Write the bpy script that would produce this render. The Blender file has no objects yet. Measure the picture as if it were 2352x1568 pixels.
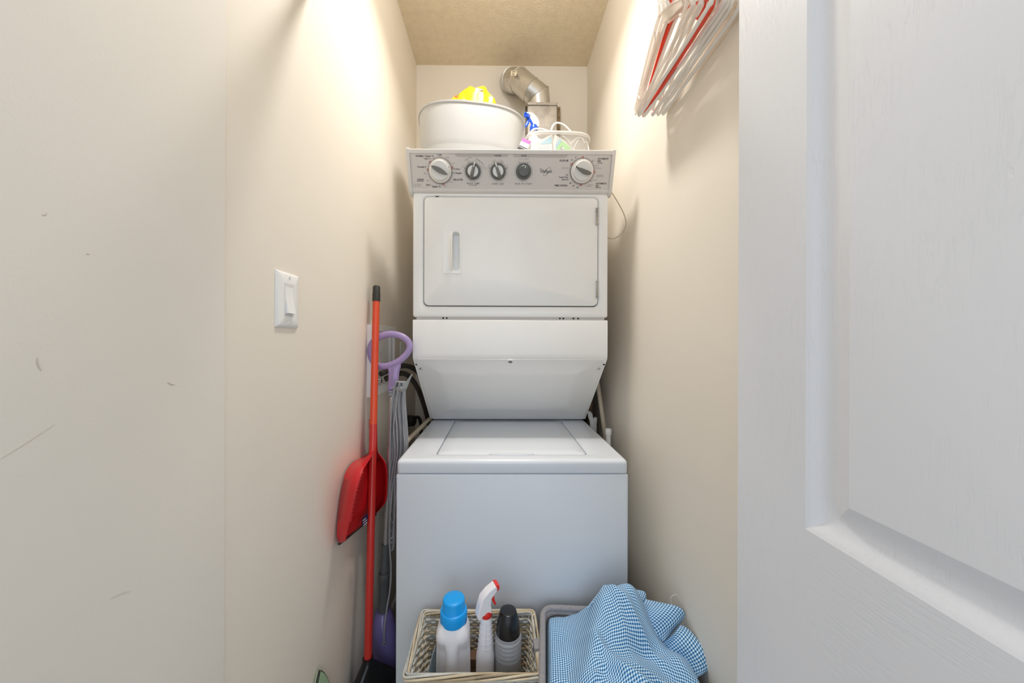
import bpy, bmesh, math, random
from mathutils import Vector, Matrix, noise
random.seed(7)
PI = math.pi
R = math.radians
C = bpy.context.scene.collection

# ------------------------------------------------------------------ camera
F = 784.0                      # focal length in pixels of the 2352 px wide frame
CAM = Vector((0, 0, 1.22))
YAW, ROLL = R(0.46), 0.0032
fw = Vector((math.sin(YAW), math.cos(YAW), 0))
r0 = Vector((math.cos(YAW), -math.sin(YAW), 0))
up0 = Vector((0, 0, 1))
rt = r0 * math.cos(ROLL) + up0 * math.sin(ROLL)
up = up0 * math.cos(ROLL) - r0 * math.sin(ROLL)
CX = 1147 + F * math.tan(YAW)
CY = 784
cd = bpy.data.cameras.new('camera')
cam = bpy.data.objects.new('camera', cd)
C.objects.link(cam)
cd.sensor_width = 36
cd.lens = 36 * F / 2352
cd.shift_x = (1176 - CX) / 2352
cd.clip_start = 0.02
m3 = Matrix((rt, up, -fw)).transposed()
cam.matrix_world = Matrix.Translation(CAM) @ m3.to_4x4()
bpy.context.scene.camera = cam

# ------------------------------------------------------------------ light
sc = bpy.context.scene
w = bpy.data.worlds.new('world')
sc.world = w
w.use_nodes = True
w.node_tree.nodes['Background'].inputs[0].default_value = (0.82, 0.91, 1.0, 1)
w.node_tree.nodes['Background'].inputs[1].default_value = 1.16
def area(name, loc, rot, sx, sy, power, col, shape='RECTANGLE'):
    l = bpy.data.lights.new(name, 'AREA')
    l.shape = shape; l.size = sx; l.size_y = sy
    l.energy = power; l.color = col
    o = bpy.data.objects.new(name, l); C.objects.link(o)
    o.location = loc; o.rotation_euler = rot
    return o
area('closet_lamp', (0.02, 1.08, 2.655), (0, 0, 0), 0.17, 0.17, 8.4, (1.0, 0.965, 0.91), 'DISK').data.spread = R(140)
pl = bpy.data.lights.new('lamp_fill_light', 'POINT'); pl.energy = 4.3; pl.color = (1.0, 0.965, 0.91); pl.shadow_soft_size = .07  # point light added at the lamp to brighten back wall and ceiling
po = bpy.data.objects.new('lamp_fill_light', pl); C.objects.link(po); po.location = (0.02, 1.08, 2.63)
area('hall_daylight', (0.2, -1.55, 1.55), (R(90), 0, 0), 1.0, 1.4, 5, (0.62, 0.80, 1.0))
sc.view_settings.view_transform = 'Standard'
sc.view_settings.look = 'None'
sc.view_settings.exposure = 0.07
sc.view_settings.gamma = 1.0
sc.view_settings.use_curve_mapping = False
try:
    sc.cycles.max_bounces = 12; sc.cycles.diffuse_bounces = 8; sc.cycles.transparent_max_bounces = 16
    sc.cycles.caustics_reflective = False; sc.cycles.caustics_refractive = False
    sc.cycles.use_denoising = True
except Exception:
    pass

# ------------------------------------------------------------------ helpers
def P(px, py, Y=None, X=None, Z=None):
    """world point behind pixel at depth plane Y (or on plane X= / Z=)"""
    d = fw + rt * ((px - CX) / F) + up * ((CY - py) / F)
    if Y is not None: t = Y / d.y
    elif X is not None: t = X / d.x
    else: t = (Z - CAM.z) / d.z
    return CAM + d * t
FA = Vector((0, 1.165, 1.868)); FB = Vector((0, 1.205, 1.755))    # console face line
EY = (FA - FB).normalized(); EX = Vector((1, 0, 0)); EN = EX.cross(EY)
def PF(px, py, off=0.0):
    d = fw + rt * ((px - CX) / F) + up * ((CY - py) / F)
    t = (FA + EN * off - CAM).dot(EN) / d.dot(EN)
    return CAM + d * t

def srgb(c):
    if isinstance(c, str):
        c = tuple(int(c[i:i+2], 16) / 255 for i in (0, 2, 4))
    return tuple((x / 12.92 if x <= .04045 else ((x + .055) / 1.055) ** 2.4) for x in c) + (1,)
class N:
    def __init__(s, name):
        s.m = bpy.data.materials.new(name); s.m.use_nodes = True
        s.t = s.m.node_tree; s.b = s.t.nodes['Principled BSDF']
    def n(s, typ, **k):
        x = s.t.nodes.new(typ)
        for a, v in k.items(): setattr(x, a, v)
        return x
    def l(s, a, b): s.t.links.new(a, b)
def mat(name, col, rough=.5, metal=0, var=.0, vscale=8, bump=0, bscale=200, stretch=(1, 1, 1), spec=.5, trans=0, sss=0, coat=0, bdist=.001, detail=3, col2=None):
    a = N(name); b = a.b
    c = srgb(col)
    b.inputs['Base Color'].default_value = c
    b.inputs['Roughness'].default_value = rough
    b.inputs['Metallic'].default_value = metal
    b.inputs['Specular IOR Level'].default_value = spec
    if coat: b.inputs['Coat Weight'].default_value = coat; b.inputs['Coat Roughness'].default_value = .1
    if trans: b.inputs['Transmission Weight'].default_value = trans
    if sss:
        b.inputs['Subsurface Weight'].default_value = sss; b.inputs['Subsurface Radius'].default_value = (.02, .02, .02)
    tc = a.n('ShaderNodeTexCoord'); mp = a.n('ShaderNodeMapping'); mp.inputs['Scale'].default_value = stretch
    a.l(tc.outputs['Object'], mp.inputs['Vector'])
    nz = a.n('ShaderNodeTexNoise'); nz.inputs['Scale'].default_value = vscale; nz.inputs['Detail'].default_value = 4
    a.l(mp.outputs[0], nz.inputs['Vector'])
    mx = a.n('ShaderNodeMix', data_type='RGBA')
    c2 = srgb(col2) if col2 else tuple(max(0, x * (1 - var)) for x in c[:3]) + (1,)
    mx.inputs['A'].default_value = c; mx.inputs['B'].default_value = c2
    rp = a.n('ShaderNodeMapRange'); rp.inputs['From Min'].default_value = .35; rp.inputs['From Max'].default_value = .65
    a.l(nz.outputs['Fac'], rp.inputs['Value']); a.l(rp.outputs[0], mx.inputs['Factor'])
    a.l(mx.outputs['Result'], b.inputs['Base Color'])
    if bump:
        n2 = a.n('ShaderNodeTexNoise'); n2.inputs['Scale'].default_value = bscale; n2.inputs['Detail'].default_value = detail
        a.l(mp.outputs[0], n2.inputs['Vector'])
        bp = a.n('ShaderNodeBump'); bp.inputs['Strength'].default_value = bump; bp.inputs['Distance'].default_value = bdist
        a.l(n2.outputs['Fac'], bp.inputs['Height']); a.l(bp.outputs[0], b.inputs['Normal'])
    return a.m
def clear(name, col, fac, rough=.15, tint=(1, 1, 1)):
    a = N(name); b = a.b
    b.inputs['Base Color'].default_value = srgb(col); b.inputs['Roughness'].default_value = rough
    tr = a.n('ShaderNodeBsdfTransparent'); tr.inputs[0].default_value = tint + (1,)
    ms = a.n('ShaderNodeMixShader'); ms.inputs[0].default_value = fac
    a.l(tr.outputs[0], ms.inputs[1]); a.l(b.outputs[0], ms.inputs[2])
    a.l(ms.outputs[0], a.t.nodes['Material Output'].inputs['Surface'])
    return a.m

def obj(name, bm, m, parent=None, smooth=True, bevel=0, seg=3, subsurf=0, solid=0, soff=-1, angle=40, fix=True):
    if fix: bmesh.ops.recalc_face_normals(bm, faces=bm.faces)
    me = bpy.data.meshes.new(name); bm.to_mesh(me); bm.free()
    ms = m if isinstance(m, (list, tuple)) else [m]
    for x in ms: me.materials.append(x)
    o = bpy.data.objects.new(name, me); C.objects.link(o)
    if smooth:
        for p in me.polygons: p.use_smooth = True
        if hasattr(me, 'set_sharp_from_angle'): me.set_sharp_from_angle(angle=R(angle))
    if solid:
        md = o.modifiers.new('s', 'SOLIDIFY'); md.thickness = solid; md.offset = soff
    if bevel:
        md = o.modifiers.new('b', 'BEVEL'); md.width = bevel; md.segments = seg; md.limit_method = 'ANGLE'; md.angle_limit = R(35)
        md.harden_normals = True
    if subsurf:
        md = o.modifiers.new('u', 'SUBSURF'); md.levels = subsurf; md.render_levels = subsurf
    if parent is not None:
        o.parent = parent
        o.matrix_parent_inverse = Matrix.Translation(parent.location).inverted() if parent.parent is None else Matrix.Identity(4)
    return o
def thing(name, label, cat, loc, group=None):
    o = bpy.data.objects.new(name, None); C.objects.link(o)
    o.location = loc; o.empty_display_size = .05
    o['label'] = label; o['category'] = cat
    if group: o['group'] = group
    return o
def tag(o, label, cat, group=None):
    o['label'] = label; o['category'] = cat
    if group: o['group'] = group
    return o
def struct(o): o['kind'] = 'structure'; return o
NB = bmesh.new
def box(bm, x0, x1, y0, y1, z0, z1, M=None, mi=0):
    v = [bm.verts.new((x, y, z)) for x in (x0, x1) for y in (y0, y1) for z in (z0, z1)]
    if M is not None:
        for q in v: q.co = M @ q.co
    for f in ((0, 1, 3, 2), (4, 6, 7, 5), (0, 4, 5, 1), (2, 3, 7, 6), (0, 2, 6, 4), (1, 5, 7, 3)):
        fc = bm.faces.new([v[i] for i in f]); fc.material_index = mi
def loft(bm, rings, c0=True, c1=True, closed=True, mi=0):
    vs = [[bm.verts.new(p) for p in r] for r in rings]
    n = len(rings[0])
    for a, b in zip(vs, vs[1:]):
        for i in range(n if closed else n - 1):
            j = (i + 1) % n
            try: bm.faces.new((a[i], a[j], b[j], b[i])).material_index = mi
            except ValueError: pass
    if c0: bm.faces.new(vs[0]).material_index = mi
    if c1: bm.faces.new(list(reversed(vs[-1]))).material_index = mi
    return vs
def smooth_path(pts, k=6):
    pts = [Vector(p) for p in pts]
    out = []
    for i in range(len(pts) - 1):
        a = pts[i - 1] if i else pts[0] * 2 - pts[1]
        b, c = pts[i], pts[i + 1]
        d = pts[i + 2] if i + 2 < len(pts) else c * 2 - b
        for s in range(k):
            t = s / k
            out.append(.5 * ((2 * b) + (c - a) * t + (2 * a - 5 * b + 4 * c - d) * t * t + (3 * b - a - 3 * c + d) * t ** 3))
    out.append(pts[-1]); return out
def closed_path(pts, k=6):
    pts = [Vector(p) for p in pts]; n = len(pts); out = []
    for i in range(n):
        a, b, c, d = pts[i - 1], pts[i], pts[(i + 1) % n], pts[(i + 2) % n]
        for s in range(k):
            t = s / k
            out.append(.5 * ((2 * b) + (c - a) * t + (2 * a - 5 * b + 4 * c - d) * t * t + (3 * b - a - 3 * c + d) * t ** 3))
    return out
def tube(bm, pts, r, seg=10, closed=False, mi=0, flat=1.0, upv=None):
    pts = [Vector(p) for p in pts]; n = len(pts)
    rr = r if isinstance(r, (list, tuple)) else [r] * n
    nrm = None; rings = []
    for i, p in enumerate(pts):
        if closed: t = pts[(i + 1) % n] - pts[i - 1]
        else: t = pts[min(i + 1, n - 1)] - pts[max(i - 1, 0)]
        t.normalize()
        if nrm is None:
            nrm = Vector(upv) if upv else (Vector((0, 0, 1)) if abs(t.z) < .9 else Vector((1, 0, 0)))
        nrm = (nrm - t * nrm.dot(t)).normalized()
        bn = t.cross(nrm)
        rings.append([p + (nrm * math.cos(2 * PI * k / seg) + bn * math.sin(2 * PI * k / seg) * flat) * rr[i] for k in range(seg)])
    if closed: rings.append(rings[0]); vs = loft(bm, rings, False, False, mi=mi); bmesh.ops.remove_doubles(bm, verts=bm.verts, dist=1e-6)
    else: loft(bm, rings, mi=mi)
def frame(o, z, x=None):
    z = Vector(z).normalized()
    x = Vector(x) if x is not None else (Vector((1, 0, 0)) if abs(z.x) < .9 else Vector((0, 1, 0)))
    x = (x - z * x.dot(z)).normalized(); y = z.cross(x)
    return Matrix.Translation(o) @ Matrix((x, y, z)).transposed().to_4x4()
def lathe(bm, prof, M=None, seg=32, mi=0, c0=True, c1=True):
    M = M or Matrix.Identity(4)
    loft(bm, [[M @ Vector((r * math.cos(2 * PI * k / seg), r * math.sin(2 * PI * k / seg), z)) for k in range(seg)] for r, z in prof], c0, c1, mi=mi)
def rrect(cx, cy, hw, hh, r, n=6):
    r = min(r, hw, hh); out = []
    for (sx, sy, a0) in ((1, 1, 0), (-1, 1, 90), (-1, -1, 180), (1, -1, 270)):
        for k in range(n + 1):
            a = R(a0 + 90 * k / n)
            out.append((cx + sx * (hw - r) + r * math.cos(a), cy + sy * (hh - r) + r * math.sin(a)))
    return out
def poly_prism(bm, pts, M, h, mi=0):
    loft(bm, [[M @ Vector((x, y, 0)) for x, y in pts], [M @ Vector((x, y, h)) for x, y in pts]], mi=mi)

# ------------------------------------------------------------------ materials
def wall_mat(name, col, b=.12, sc_=260, d=.0012, var=.03):
    return mat(name, col, rough=.62, var=var, vscale=2.5, bump=b, bscale=sc_, bdist=d, detail=4, spec=.35)
M_wall = wall_mat('painted_drywall', 'E5DDD0')
M_walln = wall_mat('painted_drywall_front', 'E2DCD2')
M_wallb = wall_mat('painted_drywall_back', 'EAE3D7')
M_ceil = mat('sprayed_ceiling', 'E6D7BC', rough=.9, var=.06, vscale=30, bump=.9, bscale=230, bdist=.004, detail=2, spec=.2)
M_floor = mat('vinyl_floor', '9A8C7A', rough=.6, var=.15, vscale=5, bump=.1)
M_trim = mat('white_trim', 'E6E6E4', rough=.4, bump=.05)
M_enamel = mat('white_enamel', 'EAE9E7', rough=.3, var=.015, vscale=3, bump=.03, bscale=900, bdist=.0003, spec=.45)
M_enamel2 = mat('daylight_tinted_enamel', 'DBE0E7', rough=.26, var=.015, vscale=3, bump=.03, bscale=900, bdist=.0003, spec=.5)  # blue cast of the hall daylight put into the washer's white
M_plastic = mat('white_plastic', 'E9E8E6', rough=.35, bump=.02, bscale=500, bdist=.0003)
M_console = mat('console_plastic', 'CFCBC6', rough=.4, bump=.03, bscale=1200, bdist=.0003)
M_fascia = mat('console_fascia', 'C7C1BC', rough=.45, bump=.02, bscale=1400, bdist=.0002)
M_band = mat('fascia_grey_band', 'AEA8A2', rough=.5)
M_ring = mat('fascia_ring_print', 'B7B1AC', rough=.5)
M_ink = mat('dark_ink', '38332F', rough=.6)
M_ink2 = mat('pale_ink', '8E8983', rough=.6)
M_red_ink = mat('brick_red_ink', '9E4030', rough=.6)
M_cream_ink = mat('cream_ink', 'E5DCD2', rough=.6)
M_knob = mat('dial_white', 'DAD8D4', rough=.28, spec=.6)
M_kgrey = mat('dial_grey', '6C6B65', rough=.35)
M_kdark = mat('dial_dark_grey', '565651', rough=.4)
M_kbrown = mat('dial_base_ring', '5A4038', rough=.5)
M_steel = mat('galvanised_steel', 'DAD7D1', rough=.33, metal=.8, var=.2, vscale=14, bump=.15, bscale=40, bdist=.002)
M_steel2 = mat('dull_sheet_metal', 'B3ACA4', rough=.5, metal=.55, var=.35, vscale=18, bump=.1, bscale=60)
M_chrome = mat('chrome', 'D8D8D8', rough=.15, metal=1)
M_dark = mat('dark_gap', '201D1A', rough=.8)
M_bin = mat('milky_plastic', 'B0B0AF', rough=.4, sss=.1, bump=.02, bscale=400, bdist=.0004)
M_clear = clear('clear_plastic', 'C9C7C4', .30)
M_clear2 = clear('clear_hanger_plastic', 'EDE4DA', .62)
M_yellow = mat('yellow_plastic_bag', 'CDB51A', rough=.35, var=.12, vscale=25, sss=.1)
M_blue = mat('royal_blue_plastic', '1F55CF', rough=.3)
M_purplecard = mat('magenta_card', 'B061A6', rough=.5)
M_card = mat('white_card', 'EFEDEA', rough=.5)
M_blackcard = mat('black_card', '3A3536', rough=.5)
M_pblue = mat('pouch_blue', '6FB0DA', rough=.3, var=.2, vscale=40, col2='9FD6D2')
M_pgreen = mat('pouch_green', '7FCF63', rough=.3)
M_pwhite = mat('pouch_silver_white', 'DCD9D2', rough=.3, var=.08, vscale=40)
M_orange = mat('orange_red_paint', 'D8481F', rough=.35, col2='D03C1C', vscale=3, coat=.3)
M_redpole = mat('glossy_red_tube', 'C42A24', rough=.25, coat=.4)
M_redpan = mat('red_plastic', 'C61A22', rough=.33, coat=.2)
M_rubber = mat('black_rubber', '2A2725', rough=.6)
M_black = mat('glossy_black_plastic', '16171A', rough=.22)
M_lilac = mat('lilac_plastic', 'A48FBE', rough=.3, var=.06, vscale=20)
M_purple = mat('deep_purple_plastic', '7C70AC', rough=.22, coat=.4)
M_gcord = mat('grey_cord', '9A9B9F', rough=.45, var=.1, vscale=60)
M_greyp = mat('grey_plastic', '8B8F90', rough=.4)
M_dgreyp = mat('dark_grey_plastic', '5C6062', rough=.4)
M_pole = mat('brushed_pole', 'B9B8B4', rough=.3, metal=.6)
M_hose = mat('black_hose', '322C26', rough=.5)
M_beige = mat('beige_pipe', 'B9AC98', rough=.5, var=.08, vscale=20)
M_hang = mat('white_hanger_plastic', 'EFECE6', rough=.25, sss=.1)
M_wplas = mat('offwhite_plastic', 'CFCCC6', rough=.4)
M_hred = mat('red_hanger_plastic', 'E3452C', rough=.3)
M_gold = mat('brown_slot', 'A5774A', rough=.5)
M_wick = [mat('wicker_cane', 'DCCFB4', rough=.6, var=.3, vscale=22, bump=.4, bscale=120, col2='BDA988'),
          mat('wicker_whitewashed', 'D3D1C8', rough=.6, var=.25, vscale=22, bump=.4, bscale=120, col2='B4B2A8'),
          mat('wicker_bluegrey', 'BDC0BC', rough=.6, var=.2, vscale=22, bump=.4, bscale=120, col2='A2A7A6'),
          mat('wicker_brown', 'B8A68A', rough=.6, var=.3, vscale=22, bump=.4, bscale=120, col2='97866C')]
M_deterg = mat('white_bottle', 'EDEBF0', rough=.35, sss=.1)
M_cyan = mat('bright_blue_cap', '08A0F0', rough=.3)
M_redsp = mat('red_sprayer_plastic', 'DE2F28', rough=.3)
M_greybot = mat('silver_grey_bottle', '9FA0A4', rough=.4, var=.05)
M_hamper = mat('grey_felt', '9A979A', rough=.9, var=.15, vscale=150, bump=.5, bscale=600, bdist=.001)
M_hamper_in = mat('dark_lining', '3A3A3D', rough=.8)
M_green = mat('pale_green_fabric', 'A6C29C', rough=.6, var=.08, vscale=60, bump=.2)
M_brown = mat('brown_fill', '6B5038', rough=.7, var=.3, vscale=30)
M_bsheet = clear('bluegrey_plastic_sheet', '8FA3B0', .75)
M_fold = mat('grey_print', '77736E', rough=.6)

def gingham():
    a = N('blue_gingham_cotton'); b = a.b; b.inputs['Roughness'].default_value = .85; b.inputs['Specular IOR Level'].default_value = .2
    uv = a.n('ShaderNodeUVMap'); sp = a.n('ShaderNodeSeparateXYZ'); a.l(uv.outputs[0], sp.inputs[0])
    fs = []
    for ax in (0, 1):
        m1 = a.n('ShaderNodeMath', operation='MULTIPLY'); m1.inputs[1].default_value = 2 * PI / .0056; a.l(sp.outputs[ax], m1.inputs[0])
        m2 = a.n('ShaderNodeMath', operation='SINE'); a.l(m1.outputs[0], m2.inputs[0])
        m3_ = a.n('ShaderNodeMapRange'); m3_.inputs['From Min'].default_value = -.22; m3_.inputs['From Max'].default_value = .22; a.l(m2.outputs[0], m3_.inputs[0])
        fs.append(m3_.outputs[0])
    mu = a.n('ShaderNodeMath', operation='ADD'); a.l(fs[0], mu.inputs[0]); a.l(fs[1], mu.inputs[1])
    hv = a.n('ShaderNodeMath', operation='MULTIPLY'); hv.inputs[1].default_value = .5; a.l(mu.outputs[0], hv.inputs[0])
    cr = a.n('ShaderNodeValToRGB'); cr.color_ramp.elements[0].color = srgb('E4F0FA'); cr.color_ramp.elements[1].color = srgb('15558C')
    e = cr.color_ramp.elements.new(.5); e.color = srgb('82B4DC')
    a.l(hv.outputs[0], cr.inputs[0]); a.l(cr.outputs[0], b.inputs['Base Color'])
    return a.m
M_ging = gingham()

def door_material():
    a = N('embossed_woodgrain_white'); b = a.b
    b.inputs['Roughness'].default_value = .42; b.inputs['Base Color'].default_value = srgb('DDDEE2')
    tc = a.n('ShaderNodeTexCoord')
    outs = []
    for scl in ((80, 80, 9.0), (80, 8.0, 120)):
        mp = a.n('ShaderNodeMapping'); mp.inputs['Scale'].default_value = scl; a.l(tc.outputs['Object'], mp.inputs['Vector'])
        nz = a.n('ShaderNodeTexNoise'); nz.inputs['Scale'].default_value = 3.2; nz.inputs['Detail'].default_value = 5; nz.inputs['Distortion'].default_value = .6
        a.l(mp.outputs[0], nz.inputs['Vector'])
        rm = a.n('ShaderNodeMapRange'); rm.inputs['From Min'].default_value = .54; rm.inputs['From Max'].default_value = .62
        a.l(nz.outputs['Fac'], rm.inputs[0])
        # broken up by a broad mask so the pores come in patches
        mk = a.n('ShaderNodeTexNoise'); mk.inputs['Scale'].default_value = 9; a.l(tc.outputs['Object'], mk.inputs['Vector'])
        rk = a.n('ShaderNodeMapRange'); rk.inputs['From Min'].default_value = .38; rk.inputs['From Max'].default_value = .6; a.l(mk.outputs['Fac'], rk.inputs[0])
        mm = a.n('ShaderNodeMath', operation='MULTIPLY'); a.l(rm.outputs[0], mm.inputs[0]); a.l(rk.outputs[0], mm.inputs[1])
        outs.append(mm.outputs[0])
    sp = a.n('ShaderNodeSeparateXYZ'); a.l(tc.outputs['Object'], sp.inputs[0])
    lz = a.n('ShaderNodeMath', operation='LESS_THAN'); lz.inputs[1].default_value = .986; a.l(sp.outputs[2], lz.inputs[0])
    ly = a.n('ShaderNodeMath', operation='LESS_THAN'); ly.inputs[1].default_value = .4257; a.l(sp.outputs[1], ly.inputs[0])
    mk = a.n('ShaderNodeMath', operation='MULTIPLY'); a.l(lz.outputs[0], mk.inputs[0]); a.l(ly.outputs[0], mk.inputs[1])
    mx = a.n('ShaderNodeMix', data_type='FLOAT'); a.l(mk.outputs[0], mx.inputs['Factor']); a.l(outs[0], mx.inputs['A']); a.l(outs[1], mx.inputs['B'])
    bp = a.n('ShaderNodeBump'); bp.inputs['Strength'].default_value = .28; bp.inputs['Distance'].default_value = .001; bp.invert = True
    a.l(mx.outputs['Result'], bp.inputs['Height']); a.l(bp.outputs[0], b.inputs['Normal'])
    return a.m
M_door = door_material()

# ------------------------------------------------------------------ room shell
XL, XR, YB, ZC, YN = -.46, .48, 1.88, 2.74, -1.6
ZC = P(1150, 151, Y=YB).z
bm = NB(); box(bm, -1.6, 1.6, YN, YB + .1, -.05, 0); struct(obj('floor', bm, M_floor, smooth=False))
bm = NB(); box(bm, XL - .1, XR + .1, -.3, YB + .1, ZC, ZC + .05); struct(obj('ceiling', bm, M_ceil, smooth=False))
bm = NB(); box(bm, XL - .1, XR + .1, YB, YB + .1, 0, ZC); struct(obj('wall_back', bm, M_wallb, smooth=False))
YSEAM = P(515, 500, X=XL).y
bm = NB(); box(bm, XL - .1, XL, YSEAM, YB, 0, ZC); WL = struct(obj('wall_left', bm, M_wall, smooth=False))
bm = NB(); box(bm, XL - .1, XL + .0025, .02, YSEAM, 0, ZC); struct(obj('wall_left_front', bm, M_walln, smooth=False, bevel=.001))
bm = NB(); box(bm, XR, XR + .1, -.25, YB, 0, ZC); struct(obj('wall_right', bm, M_wall, smooth=False))
bm = NB(); box(bm, XL, XL + .012, YSEAM, YB, 0, .09); struct(obj('baseboard_left', bm, M_trim, smooth=False, bevel=.003))
bm = NB(); box(bm, XR - .012, XR, .6, YB, 0, .09); struct(obj('baseboard_right', bm, M_trim, smooth=False, bevel=.003))
# knife nicks and scuffs in the left wall paint
def scuff(p, q, wd):
    bm = NB()
    a = P(*p, X=XL + .0027); b = P(*q, X=XL + .0027)
    if a.y > YSEAM: a.x = b.x = XL + .0002
    t = (b - a).normalized(); s = t.cross(Vector((1, 0, 0))) * wd
    rings = []
    for k in range(7):
        u = k / 6; c = a.lerp(b, u) + s * (.6 * math.sin(u * 4)); ww = s * math.sin(PI * (.05 + .9 * u)) * .5
        rings.append([c - ww, c + Vector((.0004, 0, 0)), c + ww])
    loft(bm, rings, False, False, closed=False)
    obj('scuff_mark', bm, M_scuff, WL)
M_scuff = mat('scuffed_paint', 'CBC1B2', rough=.8)
for a_ in (((86, 820), (93, 852), .0016), ((0, 1053), (125, 975), .0008), ((385, 877), (402, 884), .0016),
           ((97, 492), (108, 490), .0018), ((300, 1356), (255, 1372), .0008), ((200, 580), (206, 584), .002)):
    scuff(*a_)

# door leaf folded back against the right wall, embossed panels
XD, YF = .385, .385 * 784 / 551.5
YPAN = .385 * 784 / 709
prof = [(0, 0), (.003, .0015), (.006, .003), (.010, .0068), (.016, .0105), (.022, .0128), (.027, .0132), (.033, .0115), (.042, .0070), (.0505, .0030), (.0515, .0030)]
def door_face(bm):
    y0, y1 = -.205, YF
    pans = [(.986, 1.90), (.20, .77)]
    yr = (-.08, YPAN)
    ks = [d for d, _ in prof]
    ys = sorted(set([y0, y1] + [yr[0] + k for k in ks] + [yr[1] - k for k in ks]))
    zs = [.012, 2.03]
    for a, b in pans: zs += [a + k for k in ks] + [b - k for k in ks]
    zs = sorted(set(zs))
    def dep(y, z):
        for a, b in pans:
            d = min(y - yr[0], yr[1] - y, z - a, b - z)
            if d >= -1e-9:
                if d >= prof[-1][0]: return prof[-1][1]
                for (d0, h0), (d1, h1) in zip(prof, prof[1:]):
                    if d <= d1 + 1e-9: return h0 + (h1 - h0) * (d - d0) / (d1 - d0)
        return 0
    g = [[bm.verts.new((XD + dep(y, z), y, z)) for z in zs] for y in ys]
    for i in range(len(ys) - 1):
        for j in range(len(zs) - 1):
            q = (g[i][j], g[i + 1][j], g[i + 1][j + 1], g[i][j + 1]); X_ = [v.co.x for v in q]
            if abs(X_[0] - X_[2]) > 1e-6 and abs(X_[1] - X_[3]) < 1e-6: bm.faces.new((q[0], q[1], q[2])); bm.faces.new((q[0], q[2], q[3]))
            elif abs(X_[1] - X_[3]) > 1e-6 and abs(X_[0] - X_[2]) < 1e-6: bm.faces.new((q[0], q[1], q[3])); bm.faces.new((q[1], q[2], q[3]))
            else: bm.faces.new(q)
    # back and edges
    b = [bm.verts.new((XD + .035, y, z)) for y, z in ((y0, .012), (y1, .012), (y1, 2.03), (y0, 2.03))]
    bm.faces.new(b)
    bm.faces.new([g[i][0] for i in range(len(ys))] + [b[1], b[0]])
    bm.faces.new([g[i][-1] for i in range(len(ys))] + [b[2], b[3]])
    bm.faces.new(g[0] + [b[3], b[0]])
    bm.faces.new(g[-1] + [b[2], b[1]])
bm = NB(); door_face(bm)
D1 = struct(obj('door_1', bm, M_door, smooth=True, angle=24))
for z in (.25, 1.05, 1.8):   # butt hinges on the far edge, against the wall
    bm = NB(); box(bm, XD + .03, XR, YF - .004, YF - .001, z - .045, z + .045)
    tube(bm, [(XD + .045, YF - .003, z - .045), (XD + .045, YF - .003, z + .045)], .005)
    obj('hinge', bm, M_chrome, D1)

# ceiling lamp base
LT = thing('ceiling_light', 'round white flush lamp plate on the closet ceiling', 'lamp', (0.02, 1.08, ZC))
bm = NB(); lathe(bm, [(.12, ZC), (.12, ZC - .02), (.10, ZC - .035), (.03, ZC - .04)], Matrix.Translation((.02, 1.08, 0))); obj('lamp_base', bm, M_plastic, LT)

# ------------------------------------------------------------------ stacked washer and dryer
MX0, MX1 = P(909.5, 1200, Y=1.018).x, P(1443, 1200, Y=1.018).x
W = thing('stacked_washer_dryer', 'tall white washer with dryer stacked on top, filling the back of the closet', 'washer dryer', ((MX0 + MX1) / 2, 1.35, 0))
XC, HW = (MX0 + MX1) / 2, (MX1 - MX0) / 2
ZSEAM = P(1176, 1088, Y=1.018).z
ZDECK = P(1176, 1056, Y=1.018).z
def shell(bm, hw, y0, y1, z0, z1, r=.012, bev=.006, holes=None):
    """box seen from the front with rounded outline; optional recess ring list [(ring2d, y)]"""
    zc, hh = (z0 + z1) / 2, (z1 - z0) / 2
    rings = []
    rg = lambda ins, y, rr: [(XC + x, y, zc + z) for x, z in rrect(0, 0, hw - ins, hh - ins, rr)]
    rings.append(rg(0, y1, r)); rings.append(rg(0, y0 + bev, r))
    for k in (1, 2, 3):
        a = R(30 * k); rings.append(rg(bev * (1 - math.cos(a)), y0 + bev * (1 - math.sin(a)), max(.001, r)))
    for ring in (holes or []): rings.append(ring)
    loft(bm, rings)
# washer body
bm = NB(); shell(bm, HW, 1.018, 1.76, .03, ZSEAM - .0015, r=.004, bev=.004); obj('washer_cabinet', bm, M_enamel2, W, angle=50)
for sx in (-1, 1):
    for yy in (1.06, 1.70):
        bm = NB(); lathe(bm, [(.018, 0), (.018, .01), (.008, .012), (.008, .031)], Matrix.Translation((XC + sx * (HW - .04), yy, 0)), 16); obj('leveling_foot', bm, M_rubber, W)
# washer deck with lid opening (rings in plan, rising to the deck, dropping into the lid well)
LX0, LX1 = P(1001.5, 1043, Z=ZDECK).x, P(1349, 1043, Z=ZDECK).x
LY0, LY1 = P(1176, 1043.5, Z=ZDECK).y, 1.535
DY0, DY1 = 1.0175, 1.76
def plan(ins, z, r=.012): return [(XC + x, (DY0 + DY1) / 2 + y, z) for x, y in rrect(0, 0, HW - .001 - ins, (DY1 - DY0) / 2 - ins, r)]
def lid(ins, z, r=.014): return [((LX0 + LX1) / 2 + x, (LY0 + LY1) / 2 + y, z) for x, y in rrect(0, 0, (LX1 - LX0) / 2 - ins, (LY1 - LY0) / 2 - ins, r)]
bm = NB()
rs = [plan(.004, ZSEAM + .0005), plan(.001, ZSEAM + .0015), plan(0, ZSEAM + .004)]
hd = ZDECK - ZSEAM
for k in range(6):
    a = R(18 * k); rs.append(plan(.012 * (1 - math.cos(a)), ZDECK - .012 + .012 * math.sin(a)))
rs += [lid(-.004, ZDECK - .0002), lid(-.001, ZDECK - .001), lid(0, ZDECK - .004), lid(0, ZDECK - .02)]
loft(bm, rs); obj('washer_top', bm, M_enamel2, W, angle=50)
bm = NB()
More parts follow.
